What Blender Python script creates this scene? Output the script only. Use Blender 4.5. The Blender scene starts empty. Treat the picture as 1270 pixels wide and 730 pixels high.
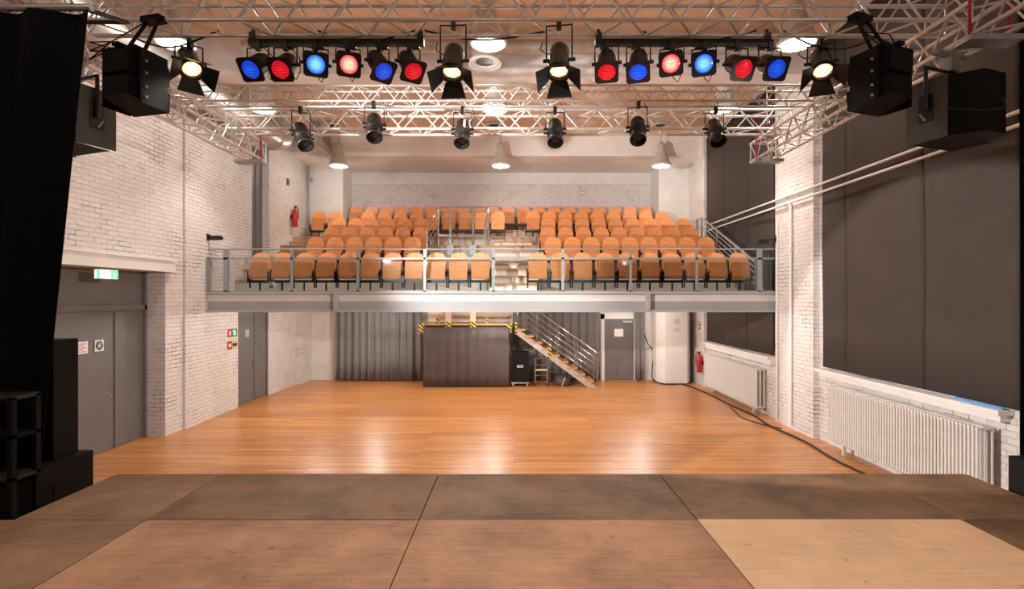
import bpy, math, random
from mathutils import Vector, Matrix
random.seed(7)
SC = bpy.context.scene
COL = SC.collection
PI = math.pi

# ------------------------------------------------------------------ camera
# eye 2.8 m over the hall floor, looking along +Y; focal length 640 px on a 1270 px frame
cam_d = bpy.data.cameras.new('camera'); cam = bpy.data.objects.new('camera', cam_d); COL.objects.link(cam)
cam.location = (0, 0, 2.8); cam.rotation_euler = (PI/2, 0, 0)
cam_d.sensor_width = 36.0; cam_d.lens = 36.0*640/1270
cam_d.shift_x = -3/1270; cam_d.shift_y = 4/1270
cam_d.clip_start = 0.05
SC.camera = cam
# ------------------------------------------------------------------ world + exposure
w = bpy.data.worlds.new('world'); SC.world = w; w.use_nodes = True
w.node_tree.nodes['Background'].inputs[0].default_value = (0.5, 0.47, 0.45, 1)
w.node_tree.nodes['Background'].inputs[1].default_value = 0.05
SC.view_settings.view_transform = 'Standard'; SC.view_settings.look = 'None'
SC.view_settings.exposure = 0.35; SC.view_settings.gamma = 1.0
SC.view_settings.use_curve_mapping = False
PEND_W = 165.0; SPILL_W = 36.0; FRES_W = 95.0; UNDER_W = 62.0; FLOOD_W = 1300.0
WARM = (1.0, 0.91, 0.84)

# ------------------------------------------------------------------ materials
MATS = {}
def mat(name, col, rough=0.6, metal=0.0, noise=0.0, nscale=8.0, bump=0.0, bscale=40.0, emit=None, estr=0.0, spec=0.5, stretch=(1,1,1)):
    if name in MATS: return MATS[name]
    m = bpy.data.materials.new(name); m.use_nodes = True; nt = m.node_tree; b = nt.nodes['Principled BSDF']
    b.inputs['Base Color'].default_value = (*col, 1); b.inputs['Roughness'].default_value = rough
    b.inputs['Metallic'].default_value = metal; b.inputs['Specular IOR Level'].default_value = spec
    tc = nt.nodes.new('ShaderNodeTexCoord'); mp = nt.nodes.new('ShaderNodeMapping'); mp.inputs['Scale'].default_value = stretch
    nt.links.new(tc.outputs['Object'], mp.inputs['Vector'])
    n = nt.nodes.new('ShaderNodeTexNoise'); n.inputs['Scale'].default_value = nscale; n.inputs['Detail'].default_value = 5
    nt.links.new(mp.outputs[0], n.inputs['Vector'])
    if noise > 0:
        r = nt.nodes.new('ShaderNodeMapRange'); r.inputs['From Min'].default_value = .3; r.inputs['From Max'].default_value = .7
        r.inputs['To Min'].default_value = 1-noise; r.inputs['To Max'].default_value = 1+noise
        nt.links.new(n.outputs['Fac'], r.inputs['Value'])
        x = nt.nodes.new('ShaderNodeVectorMath'); x.operation = 'SCALE'; x.inputs[0].default_value = col
        nt.links.new(r.outputs[0], x.inputs['Scale']); nt.links.new(x.outputs[0], b.inputs['Base Color'])
    if bump > 0:
        n2 = nt.nodes.new('ShaderNodeTexNoise'); n2.inputs['Scale'].default_value = bscale; n2.inputs['Detail'].default_value = 4
        nt.links.new(mp.outputs[0], n2.inputs['Vector'])
        bp = nt.nodes.new('ShaderNodeBump'); bp.inputs['Strength'].default_value = bump; bp.inputs['Distance'].default_value = .02
        nt.links.new(n2.outputs['Fac'], bp.inputs['Height']); nt.links.new(bp.outputs[0], b.inputs['Normal'])
    if emit:
        b.inputs['Emission Color'].default_value = (*emit, 1); b.inputs['Emission Strength'].default_value = estr
    MATS[name] = m; return m

def brick_mat():
    m = bpy.data.materials.new('painted_brick'); m.use_nodes = True; nt = m.node_tree; L = nt.links.new
    b = nt.nodes['Principled BSDF']; b.inputs['Roughness'].default_value = .55
    g = nt.nodes.new('ShaderNodeNewGeometry'); sp = nt.nodes.new('ShaderNodeSeparateXYZ'); sn = nt.nodes.new('ShaderNodeSeparateXYZ')
    L(g.outputs['Position'], sp.inputs[0]); L(g.outputs['True Normal'], sn.inputs[0])
    ab = nt.nodes.new('ShaderNodeMath'); ab.operation = 'ABSOLUTE'; L(sn.outputs['Y'], ab.inputs[0])
    mx = nt.nodes.new('ShaderNodeMix'); L(ab.outputs[0], mx.inputs['Factor']); L(sp.outputs['Y'], mx.inputs['A']); L(sp.outputs['X'], mx.inputs['B'])
    cb = nt.nodes.new('ShaderNodeCombineXYZ'); L(mx.outputs['Result'], cb.inputs['X']); L(sp.outputs['Z'], cb.inputs['Y'])
    nz0 = nt.nodes.new('ShaderNodeTexNoise'); nz0.inputs['Scale'].default_value = 2.2; nz0.inputs['Detail'].default_value = 3; L(g.outputs['Position'], nz0.inputs['Vector'])
    sc = nt.nodes.new('ShaderNodeVectorMath'); sc.operation = 'MULTIPLY_ADD'; sc.inputs[1].default_value = (.03, .03, .03); L(nz0.outputs['Color'], sc.inputs[0]); L(cb.outputs[0], sc.inputs[2])
    br = nt.nodes.new('ShaderNodeTexBrick'); br.inputs['Scale'].default_value = 1.0
    br.inputs['Brick Width'].default_value = .26; br.inputs['Row Height'].default_value = .085; br.inputs['Mortar Size'].default_value = .007; br.inputs['Mortar Smooth'].default_value = .35
    br.inputs['Color1'].default_value = (.73, .68, .655, 1); br.inputs['Color2'].default_value = (.68, .63, .605, 1); br.inputs['Mortar'].default_value = (.64, .59, .56, 1)
    L(sc.outputs[0], br.inputs['Vector'])
    nz = nt.nodes.new('ShaderNodeTexNoise'); nz.inputs['Scale'].default_value = 1.6; nz.inputs['Detail'].default_value = 9; nz.inputs['Roughness'].default_value = .7; L(g.outputs['Position'], nz.inputs['Vector'])
    cr = nt.nodes.new('ShaderNodeMapRange'); cr.inputs['From Min'].default_value = .53; cr.inputs['From Max'].default_value = .60; L(nz.outputs['Fac'], cr.inputs['Value'])
    mk = nt.nodes.new('ShaderNodeMath'); mk.operation = 'MULTIPLY'; L(cr.outputs[0], mk.inputs[0]); L(br.outputs['Fac'], mk.inputs[1])
    mk2 = nt.nodes.new('ShaderNodeMath'); mk2.operation = 'MULTIPLY'; mk2.inputs[1].default_value = .9; L(mk.outputs[0], mk2.inputs[0])
    cm = nt.nodes.new('ShaderNodeMix'); cm.data_type = 'RGBA'; L(mk2.outputs[0], cm.inputs['Factor']); L(br.outputs['Color'], cm.inputs[6]); cm.inputs[7].default_value = (.16, .11, .09, 1)
    # worn patches
    nz3 = nt.nodes.new('ShaderNodeTexNoise'); nz3.inputs['Scale'].default_value = 7; nz3.inputs['Detail'].default_value = 6; L(g.outputs['Position'], nz3.inputs['Vector'])
    r3 = nt.nodes.new('ShaderNodeMapRange'); r3.inputs['From Min'].default_value = .55; r3.inputs['From Max'].default_value = .76; r3.inputs['To Max'].default_value = .4; L(nz3.outputs['Fac'], r3.inputs['Value'])
    cm2 = nt.nodes.new('ShaderNodeMix'); cm2.data_type = 'RGBA'; L(r3.outputs[0], cm2.inputs['Factor']); L(cm.outputs[2], cm2.inputs[6]); cm2.inputs[7].default_value = (.42, .32, .26, 1)
    L(cm2.outputs[2], b.inputs['Base Color'])
    hm = nt.nodes.new('ShaderNodeMath'); hm.operation = 'MULTIPLY_ADD'; hm.inputs[1].default_value = -1.2; L(br.outputs['Fac'], hm.inputs[0]); L(nz3.outputs['Fac'], hm.inputs[2])
    bp = nt.nodes.new('ShaderNodeBump'); bp.inputs['Strength'].default_value = .9; bp.inputs['Distance'].default_value = .02; L(hm.outputs[0], bp.inputs['Height']); L(bp.outputs[0], b.inputs['Normal'])
    return m

def floor_mat():
    m = bpy.data.materials.new('strip_parquet'); m.use_nodes = True; nt = m.node_tree; L = nt.links.new
    b = nt.nodes['Principled BSDF']
    g = nt.nodes.new('ShaderNodeNewGeometry')
    br = nt.nodes.new('ShaderNodeTexBrick'); br.inputs['Scale'].default_value = 1; br.inputs['Brick Width'].default_value = 1.7; br.inputs['Row Height'].default_value = .075
    br.inputs['Mortar Size'].default_value = .0025; br.offset = .37; br.offset_frequency = 3; br.inputs['Bias'].default_value = 0
    br.inputs['Color1'].default_value = (.66, .30, .10, 1); br.inputs['Color2'].default_value = (.47, .18, .05, 1); br.inputs['Mortar'].default_value = (.14, .05, .015, 1)
    L(g.outputs['Position'], br.inputs['Vector'])
    mp = nt.nodes.new('ShaderNodeMapping'); mp.inputs['Scale'].default_value = (1.2, 26, 1); L(g.outputs['Position'], mp.inputs['Vector'])
    nz = nt.nodes.new('ShaderNodeTexNoise'); nz.inputs['Scale'].default_value = 1.0; nz.inputs['Detail'].default_value = 5; L(mp.outputs[0], nz.inputs['Vector'])
    r = nt.nodes.new('ShaderNodeMapRange'); r.inputs['From Min'].default_value = .3; r.inputs['From Max'].default_value = .7; r.inputs['To Min'].default_value = .78; r.inputs['To Max'].default_value = 1.2; L(nz.outputs['Fac'], r.inputs['Value'])
    x = nt.nodes.new('ShaderNodeVectorMath'); x.operation = 'SCALE'; L(br.outputs['Color'], x.inputs[0]); L(r.outputs[0], x.inputs['Scale']); L(x.outputs[0], b.inputs['Base Color'])
    r2 = nt.nodes.new('ShaderNodeMapRange'); r2.inputs['To Min'].default_value = .22; r2.inputs['To Max'].default_value = .42; L(nz.outputs['Fac'], r2.inputs['Value']); L(r2.outputs[0], b.inputs['Roughness'])
    bp = nt.nodes.new('ShaderNodeBump'); bp.inputs['Strength'].default_value = .15; bp.inputs['Distance'].default_value = .004; L(br.outputs['Fac'], bp.inputs['Height']); bp.invert = True; L(bp.outputs[0], b.inputs['Normal'])
    return m

def board_mat(name, c1, c2, seed):
    m = bpy.data.materials.new(name); m.use_nodes = True; nt = m.node_tree; L = nt.links.new
    b = nt.nodes['Principled BSDF']; b.inputs['Roughness'].default_value = .55; b.inputs['Specular IOR Level'].default_value = .22
    g = nt.nodes.new('ShaderNodeNewGeometry')
    ad = nt.nodes.new('ShaderNodeVectorMath'); ad.inputs[1].default_value = (seed*3.1, seed*7.7, 0); L(g.outputs['Position'], ad.inputs[0])
    n1 = nt.nodes.new('ShaderNodeTexNoise'); n1.inputs['Scale'].default_value = 1.7; n1.inputs['Detail'].default_value = 8; n1.inputs['Roughness'].default_value = .65; L(ad.outputs[0], n1.inputs['Vector'])
    mp = nt.nodes.new('ShaderNodeMapping'); mp.inputs['Scale'].default_value = (2.5, 40, 1); mp.inputs['Rotation'].default_value = (0, 0, .35); L(ad.outputs[0], mp.inputs['Vector'])
    n2 = nt.nodes.new('ShaderNodeTexNoise'); n2.inputs['Scale'].default_value = 1.0; n2.inputs['Detail'].default_value = 6; L(mp.outputs[0], n2.inputs['Vector'])
    n3 = nt.nodes.new('ShaderNodeTexNoise'); n3.inputs['Scale'].default_value = 14; n3.inputs['Detail'].default_value = 3; L(ad.outputs[0], n3.inputs['Vector'])
    s = nt.nodes.new('ShaderNodeMath'); s.operation = 'MULTIPLY_ADD'; s.inputs[1].default_value = .35; L(n2.outputs['Fac'], s.inputs[0]); L(n1.outputs['Fac'], s.inputs[2])
    r = nt.nodes.new('ShaderNodeMapRange'); r.inputs['From Min'].default_value = .49; r.inputs['From Max'].default_value = .86; L(s.outputs[0], r.inputs['Value'])
    cm = nt.nodes.new('ShaderNodeMix'); cm.data_type = 'RGBA'; cm.inputs[6].default_value = (*c1, 1); cm.inputs[7].default_value = (*c2, 1); L(r.outputs[0], cm.inputs['Factor'])
    r3 = nt.nodes.new('ShaderNodeMapRange'); r3.inputs['From Min'].default_value = .66; r3.inputs['From Max'].default_value = .76; r3.inputs['To Max'].default_value = .6; L(n3.outputs['Fac'], r3.inputs['Value'])
    cm2 = nt.nodes.new('ShaderNodeMix'); cm2.data_type = 'RGBA'; L(r3.outputs[0], cm2.inputs['Factor']); L(cm.outputs[2], cm2.inputs[6]); cm2.inputs[7].default_value = (c1[0]*.45, c1[1]*.45, c1[2]*.45, 1)
    L(cm2.outputs[2], b.inputs['Base Color'])
    return m

def glass_mat(name, tint, gloss=.08):
    m = bpy.data.materials.new(name); m.use_nodes = True; nt = m.node_tree; L = nt.links.new
    nt.nodes.remove(nt.nodes['Principled BSDF']); out = nt.nodes['Material Output']
    t = nt.nodes.new('ShaderNodeBsdfTransparent'); t.inputs[0].default_value = (*tint, 1)
    gl = nt.nodes.new('ShaderNodeBsdfGlossy'); gl.inputs['Roughness'].default_value = .03
    f = nt.nodes.new('ShaderNodeFresnel'); f.inputs[0].default_value = 1.45
    mx = nt.nodes.new('ShaderNodeMixShader'); L(f.outputs[0], mx.inputs[0]); L(t.outputs[0], mx.inputs[1]); L(gl.outputs[0], mx.inputs[2]); L(mx.outputs[0], out.inputs[0])
    return m

def stripe_mat():
    m = bpy.data.materials.new('hazard_stripe'); m.use_nodes = True; nt = m.node_tree; L = nt.links.new
    b = nt.nodes['Principled BSDF']; g = nt.nodes.new('ShaderNodeNewGeometry')
    d = nt.nodes.new('ShaderNodeVectorMath'); d.operation = 'DOT_PRODUCT'; d.inputs[1].default_value = (6.5, 6.5, 8.5); L(g.outputs['Position'], d.inputs[0])
    fr = nt.nodes.new('ShaderNodeMath'); fr.operation = 'FRACT'; L(d.outputs['Value'], fr.inputs[0])
    gt = nt.nodes.new('ShaderNodeMath'); gt.operation = 'GREATER_THAN'; gt.inputs[1].default_value = .5; L(fr.outputs[0], gt.inputs[0])
    cm = nt.nodes.new('ShaderNodeMix'); cm.data_type = 'RGBA'; L(gt.outputs[0], cm.inputs['Factor']); cm.inputs[6].default_value = (.75, .5, .06, 1); cm.inputs[7].default_value = (.02, .02, .02, 1)
    L(cm.outputs[2], b.inputs['Base Color']); return m

M_BRICK = brick_mat(); M_FLOOR = floor_mat(); M_STRIPE = stripe_mat()
M_GLASS = glass_mat('railing_glass', (.93, .965, .96))
M_PLASTER = mat('white_plaster', (.72, .69, .66), .7, noise=.06, nscale=3, bump=.1)
M_CEIL = mat('cream_ceiling', (.90, .66, .47), .8, noise=.05, nscale=2)
M_BEAM = mat('ceiling_beam_paint', (.86, .80, .77), .8, noise=.05, nscale=2)
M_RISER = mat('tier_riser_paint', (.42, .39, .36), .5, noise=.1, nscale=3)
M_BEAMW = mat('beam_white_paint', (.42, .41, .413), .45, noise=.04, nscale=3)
M_WHITEPAINT = mat('white_paint', (.78, .75, .72), .4, noise=.04, nscale=3)
M_DOOR = mat('grey_door_paint', (.15, .14, .135), .45, noise=.06, nscale=2)
M_ALU = mat('truss_aluminium', (.74, .73, .72), .32, metal=.5, noise=.08, nscale=10)
M_STEEL = mat('galvanised_steel', (.42, .44, .45), .4, metal=.6, noise=.1, nscale=12)
M_RAIL = mat('grey_painted_steel', (.30, .34, .35), .45, metal=.2, noise=.06)
M_BLACK = mat('black_metal', (.010, .0095, .0095), .42, noise=.15)
M_BLACKP = mat('black_speaker_paint', (.006, .0055, .0055), .65, noise=.2, bump=.2, bscale=150, spec=.15)
M_GREYP = mat('grey_speaker_face', (.03, .03, .026), .55, noise=.1, spec=.3)
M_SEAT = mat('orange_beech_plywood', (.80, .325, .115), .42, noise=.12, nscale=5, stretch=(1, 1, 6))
M_PAN = mat('seat_pan_shaded_plywood', (.62, .23, .075), .45, noise=.12, nscale=5, stretch=(1, 1, 6))  # underside plywood; shade below the lit backrests is darkened into its colour
M_WOOD = mat('step_wood', (.52, .27, .10), .5, noise=.2, nscale=5, stretch=(1, 8, 8))
M_DRAPE = mat('black_stage_drape', (.006, .006, .008), .9, noise=.2, spec=.1)
M_BLACKOUT = mat('brown_blackout_cloth', (.062, .048, .042), .85, noise=.08, nscale=2, spec=.2)
M_GREYCURT = mat('grey_curtain_cloth', (.19, .183, .182), .65, noise=.08, nscale=3, spec=.3)
M_CLOTH = mat('booth_cloth', (.075, .058, .053), .6, noise=.1, nscale=3, spec=.4)
M_RADI = mat('cream_radiator_paint', (.70, .66, .62), .4, noise=.04)
M_RED = mat('red_enamel', (.48, .015, .02), .35, noise=.05)
M_REDS = mat('red_sling', (.55, .03, .08), .8, noise=.1)
M_PAPER = mat('white_paper', (.85, .84, .82), .8, noise=.02)
M_DUCT = mat('spiral_duct', (.55, .53, .50), .4, metal=.6, noise=.15, nscale=6)
M_SHADE = mat('lamp_shade_paint', (.55, .50, .44), .4, noise=.05)
M_SHADEIN = mat('lamp_rim_white', (.85, .82, .78), .4, noise=.02)
M_LAMP = mat('lamp_glow', (1, .95, .85), .5, emit=(1.0, .90, .74), estr=14.0)
M_EXIT = mat('exit_green_glow', (.05, .5, .15), .5, emit=(.10, .85, .25), estr=1.6)
M_EXITW = mat('exit_white_glow', (.8, .9, .8), .5, emit=(.85, 1, .85), estr=1.6)
M_GREEN = mat('sign_green', (.02, .3, .1), .5)
M_YEL = mat('sign_cream', (.6, .5, .25), .5)
M_PINK = mat('timber_post', (.62, .42, .30), .6, noise=.1, nscale=6)
M_INK = mat('dark_ink', (.03, .03, .03), .6)
M_REDINK = mat('red_ink', (.55, .06, .05), .6)
M_BLUE = mat('blue_tape', (.08, .3, .7), .5)
M_CHROME = mat('chrome', (.7, .7, .7), .15, metal=1.0, noise=.03)

# ------------------------------------------------------------------ helpers
def link(o, parent=None):
    COL.objects.link(o)
    if parent is not None: o.parent = parent
    return o
class MB:
    def __init__(s): s.v = []; s.f = []; s.sm = []
    def add(s, vs, fs, smooth=False):
        k = len(s.v); s.v += [tuple(p) for p in vs]; s.f += [[i+k for i in f] for f in fs]; s.sm += [smooth]*len(fs); return s
    def box(s, x0, x1, y0, y1, z0, z1):
        v = [(x0,y0,z0),(x1,y0,z0),(x1,y1,z0),(x0,y1,z0),(x0,y0,z1),(x1,y0,z1),(x1,y1,z1),(x0,y1,z1)]
        return s.add(v, [(3,2,1,0),(4,5,6,7),(0,1,5,4),(1,2,6,5),(2,3,7,6),(3,0,4,7)])
    def obox(s, c, ax, ay, az):          # oriented box from centre and half-axis vectors
        c, ax, ay, az = map(Vector, (c, ax, ay, az)); v = []
        for k in (-1, 1):
            for i, j in ((-1,-1),(1,-1),(1,1),(-1,1)): v.append(c+ax*i+ay*j+az*k)
        return s.add(v, [(3,2,1,0),(4,5,6,7),(0,1,5,4),(1,2,6,5),(2,3,7,6),(3,0,4,7)])
    def prism(s, poly, fn, d0, d1):      # 2D polygon extruded; fn(u, v, d) -> xyz
        n = len(poly); v = [fn(a, b, d0) for a, b in poly] + [fn(a, b, d1) for a, b in poly]
        f = [list(range(n))[::-1], list(range(n, 2*n))] + [(i, (i+1) % n, n+(i+1) % n, n+i) for i in range(n)]
        return s.add(v, f)
    def tube(s, pts, r, n=8, closed=False):
        pts = [Vector(p) for p in pts]; N = len(pts); v = []; f = []
        t0 = (pts[1]-pts[0]).normalized(); up = Vector((0,0,1)) if abs(t0.z) < .9 else Vector((1,0,0))
        a = t0.cross(up).normalized()
        for i, p in enumerate(pts):
            if closed: t = (pts[(i+1) % N]-pts[i-1]).normalized()
            elif i == 0: t = t0
            elif i == N-1: t = (pts[-1]-pts[-2]).normalized()
            else: t = ((pts[i+1]-p).normalized()+(p-pts[i-1]).normalized()).normalized()
            a = (a-t*a.dot(t)).normalized(); b = t.cross(a)
            for k in range(n):
                q = 2*PI*k/n; v.append(p+(a*math.cos(q)+b*math.sin(q))*r)
        for i in range(N if closed else N-1):
            j = (i+1) % N
            for k in range(n): f.append((i*n+k, i*n+(k+1) % n, j*n+(k+1) % n, j*n+k))
        s.add(v, f, True)
        if not closed: s.add(v[:n], [list(range(n))[::-1]]); s.add(v[-n:], [list(range(n))])
        return s
    def lathe(s, prof, o=(0,0,0), d=(0,0,1), n=24, cap0=True, cap1=True):   # prof: (t along d, radius)
        o = Vector(o); d = Vector(d).normalized(); up = Vector((0,0,1)) if abs(d.z) < .95 else Vector((0,1,0))
        a = d.cross(up).normalized(); b = d.cross(a)*-1; v = []; f = []
        for t, r in prof:
            for k in range(n):
                q = 2*PI*k/n; v.append(o+d*t+(a*math.cos(q)+b*math.sin(q))*r)
        for i in range(len(prof)-1):
            for k in range(n): f.append((i*n+k, i*n+(k+1) % n, (i+1)*n+(k+1) % n, (i+1)*n+k))
        s.add(v, f, True)
        if cap0: s.add(v[:n], [list(range(n))[::-1]])
        if cap1: s.add(v[-n:], [list(range(n))])
        return s
    def mesh(s, name, m):
        me = bpy.data.meshes.new(name); me.from_pydata(s.v, [], s.f); me.update()
        me.polygons.foreach_set('use_smooth', s.sm); me.materials.append(m)
        import bmesh
        bm = bmesh.new(); bm.from_mesh(me); bmesh.ops.recalc_face_normals(bm, faces=bm.faces); bm.to_mesh(me); bm.free()
        return me
    def build(s, name, m, parent=None):
        return link(bpy.data.objects.new(name, s.mesh(name, m)), parent)
def tag(o, label, cat, group=None):
    o['label'] = label; o['category'] = cat
    if group: o['group'] = group
    return o
def thing(name, label, cat, loc=(0,0,0), group=None, rz=0):
    o = bpy.data.objects.new(name, None); link(o); o.location = loc; o.rotation_euler.z = rz; o.empty_display_size = .1
    return tag(o, label, cat, group)
def struct(o): o['kind'] = 'structure'; return o
def sbox(name, m, *bs):
    mb = MB()
    for b in bs: mb.box(*b)
    return struct(mb.build(name, m))
def inst(name, me, parent, mtx): o = link(bpy.data.objects.new(name, me), parent); o.matrix_local = mtx; return o
def rod_mtx(p0, p1):
    p0, p1 = Vector(p0), Vector(p1); d = p1-p0
    return Matrix.Translation(p0) @ d.to_track_quat('Z', 'Y').to_matrix().to_4x4() @ Matrix.Diagonal((1, 1, d.length, 1))
ORD = ['', 'first', 'second', 'third', 'fourth', 'fifth', 'sixth', 'seventh', 'eighth', 'ninth', 'tenth', 'eleventh', 'twelfth', 'thirteenth', 'fourteenth', 'fifteenth', 'sixteenth', 'seventeenth', 'eighteenth', 'nineteenth', 'twentieth']
def copy_tree(o, parent=None):
    c = o.copy(); link(c, parent)
    if parent is not None: c.matrix_parent_inverse = o.matrix_parent_inverse
    for ch in list(o.children): copy_tree(ch, c)
    return c
def light(kind, name, parent, loc, energy, col=WARM, size=.2, dirv=None, angle=2.4, blend=.6):
    l = bpy.data.lights.new(name, kind); l.energy = energy; l.color = col
    if kind == 'SPOT': l.spot_size = angle; l.spot_blend = blend; l.shadow_soft_size = size
    elif kind == 'POINT': l.shadow_soft_size = size
    elif kind == 'AREA': l.shape = 'DISK'; l.size = size
    o = bpy.data.objects.new(name, l); link(o, parent); o.location = loc
    if dirv is not None: o.rotation_euler = Vector(dirv).to_track_quat('-Z', 'Y').to_euler()
    return o

# ------------------------------------------------------------------ room shell
XL, XR, YB, YR, ZC, Y0 = -7.07, 6.06, 17.6, 18.6, 8.0, -6.0
sbox('floor', M_FLOOR, (XL-.6, XR+.5, Y0, YB+.4, -.2, 0))
sbox('ceiling', M_CEIL, (XL-.6, XR+.5, Y0, YR+.5, ZC, ZC+.2))
for k, (a, b) in enumerate(((-1.6, -1.1), (4.4, 4.9), (10.4, 10.9), (16.4, 18.6)), 1):
    sbox('trim_%d' % k, M_BEAM, (XL, XR, a, b, 7.3, ZC))
W = XL-.5
sbox('wall_left', M_BRICK, (W, XL, Y0, 7.4, 0, ZC), (W, XL, 7.4, 10.45, 3.32, ZC), (W, XL, 10.45, 13.2, 0, ZC), (W, XL, 13.2, 13.9, 2.5, ZC),
     (W, XL, 13.9, 14.65, 2.5, 3.0), (W, XL, 13.9, 14.65, 6.9, ZC), (W, XL, 14.65, 14.85, 2.5, ZC), (W, XL, 14.85, YB+.4, 0, ZC),
     (XL, XL+.05, 11.0, 11.65, 0, ZC), (XL, XL+.10, 14.66, 15.35, 2.95, ZC), (XL, XL+.16, 16.7, YB, 0, 2.75))
sbox('wall_right', M_BRICK, (XR, XR+.4, Y0, YB+.4, 0, ZC), (XR-.12, XR, 10.25, 11.75, 0, ZC), (XR-.10, XR, 16.2, YB, 0, ZC))
sbox('wall_back', M_PLASTER, (XL-.5, XR+.4, YB, YB+.3, 0, 2.8), (XL-.5, -5.85, YB, YR+.3, 2.8, ZC), (4.92, XR+.4, YB, YR+.3, 2.8, ZC), (-5.85, 4.92, YR, YR+.3, 6.9, ZC))
sbox('wall_back_brick', M_BRICK, (-5.85, 4.92, YR, YR+.3, 2.8, 6.9))
sbox('wall_stage', mat('stage_wall_dark', (.05, .045, .045), .8, noise=.1), (XL-.5, XR+.4, Y0-.3, Y0, 0, ZC))
# painted lintel over the big doorway, niche doors
lint = MB().box(XL-.02, XL+.10, 5.5, 10.62, 3.32, 3.57).box(XL, XL+.13, 5.5, 10.64, 3.54, 3.58)
struct(lint.build('trim_5', M_WHITEPAINT))
def tube_handle(parent, x, y, z, sx=1):
    mb = MB().tube([(x, y, z), (x+.05*sx, y, z), (x+.05*sx, y-.12, z)], .01, 8).box(x-.002, x+.012, y-.02, y+.02, z-.11, z+.07)
    return mb.build('door_handle', M_CHROME, parent)
# big double door in the doorway
d1 = thing('door_1', 'large dark grey steel double door in the brick doorway under a painted lintel', 'door', (-7.53, 9.0, 0)); d1['kind'] = 'structure'
def leaf(parent, y0, y1, z1, name='door_leaf'):
    return MB().box(0, .05, y0, y1, .01, z1).build(name, M_DOOR, parent)
MB().box(-.03, .03, -1.6, 1.45, 2.62, 3.32).build('transom_panel', M_DOOR, d1)
MB().box(.0, .09, -1.6, 1.45, 2.56, 2.66).box(0, .09, 1.39, 1.45, 0, 3.32).build('door_frame', M_DOOR, d1)
lf = leaf(d1, -1.6, .65, 2.56); tube_handle(lf, .05, .56, 1.05); leaf(d1, .67, 1.39, 2.56)
MB().box(.045, .075, .635, .685, .01, 2.56).build('meeting_bar', M_DOOR, d1)
s1 = thing('door_notice', 'white paper notice with red text taped on the big grey door', 'notice', (-7.47, 8.86, 1.83))
MB().box(0, .006, -.17, .17, 0, .21).build('sheet', M_PAPER, s1)
for k in range(5): MB().box(.0055, .008, -.14, .13-.05*(k % 2), .03+.034*k, .042+.034*k).build('text_line', M_REDINK, s1)
s2 = thing('pictogram_sign', 'small black and white round pictogram sign on the big grey door', 'sign', (-7.47, 9.28, 1.84))
MB().box(0, .006, -.10, .10, 0, .2).build('plate', M_PAPER, s2)
MB().lathe([(0, .082), (.003, .082)], (.006, 0, .1), (1, 0, 0), 20).build('disc', M_INK, s2)
MB().tube([(.009, -.05, .05), (.009, .05, .15)], .008, 6).tube([(.009, .03, .05), (.009, -.03, .12), (.009, 0, .16)], .008, 6).tube([(.009, -.06, .11), (.009, .06, .09)], .006, 6).build('symbol', M_PAPER, s2)
ex = thing('exit_sign', 'small glowing green and white emergency exit sign on the lintel above the double door', 'sign', (-7.06, 8.86, 3.12))
MB().box(.0, .10, -.20, .20, 0, .16).build('housing', M_WHITEPAINT, ex)
MB().box(.02, .08, -.206, -.2, .01, .15).box(.1, .105, -.19, .03, .01, .15).build('white_field', M_EXITW, ex)
MB().box(.1, .105, .04, .19, .01, .15).box(.055, .095, -.2095, -.205, .01, .15).build('green_field', M_EXIT, ex)
MB().tube([(.107, .10, .03), (.107, .115, .07), (.107, .10, .11)], .008, 6).tube([(.107, .115, .07), (.107, .14, .04)], .007, 6).tube([(.107, .08, .09), (.107, .14, .095)], .006, 6).build('running_figure', M_EXITW, ex)
# narrower double door under the balcony and the tall dark panel above it
d2 = thing('door_2', 'dark grey double door in the brick wall under the balcony', 'door', (XL-.12, 13.2, 0)); d2['kind'] = 'structure'
lf = leaf(d2, .02, .95, 2.5); tube_handle(lf, .05, .86, 1.05); leaf(d2, .98, 1.63, 2.5)
MB().box(.0, .07, .94, .99, 0, 2.5).box(0, .09, 1.62, 1.66, 0, 2.5).build('door_frame', M_DOOR, d2)
MB().box(.05, .056, .48, .68, 1.75, 1.95).build('pictogram_plate', mat('grey_plate', (.4, .4, .4), .5), d2)
d3 = thing('door_3', 'tall dark grey panel in the wall niche beside the balcony seats', 'door', (XL-.14, 13.9, 3.0)); d3['kind'] = 'structure'
MB().box(0, .05, 0, .75, 0, 3.9).build('panel', M_DOOR, d3); MB().box(.05, .08, .34, .40, 0, 3.9).build('centre_bar', M_DOOR, d3)
# back door
d4 = thing('door_4', 'grey single door with a paper sign in the back wall', 'door', (3.56, YB, 0)); d4['kind'] = 'structure'
MB().box(-.62, -.5, -.08, 0, 0, 2.25).box(.5, .62, -.08, 0, 0, 2.25).box(-.62, .62, -.08, 0, 2.08, 2.25).build('door_frame', M_WHITEPAINT, d4)
lf = MB().box(-.5, .5, -.04, 0, .01, 2.08).build('door_leaf', M_DOOR, d4)
MB().tube([(-.38, -.04, 1.05), (-.38, -.09, 1.05), (-.27, -.09, 1.05)], .012, 8).lathe([(0, .035), (.01, .035)], (-.38, -.04, 1.05), (0, -1, 0), 12).build('door_handle', M_CHROME, lf)
MB().box(.12, .45, -.10, -.04, 1.95, 2.02).tube([(.15, -.1, 1.95), (.4, -.14, 1.85), (.42, -.05, 1.74)], .012, 6).build('door_closer', M_STEEL, d4)
pp = MB().box(-.16, .14, -.046, -.041, 1.48, 1.74).build('paper_notice', M_PAPER); pp.location = (3.56, YB, 0)
tag(pp, 'blank looking white paper notice on the grey back door', 'notice')

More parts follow.
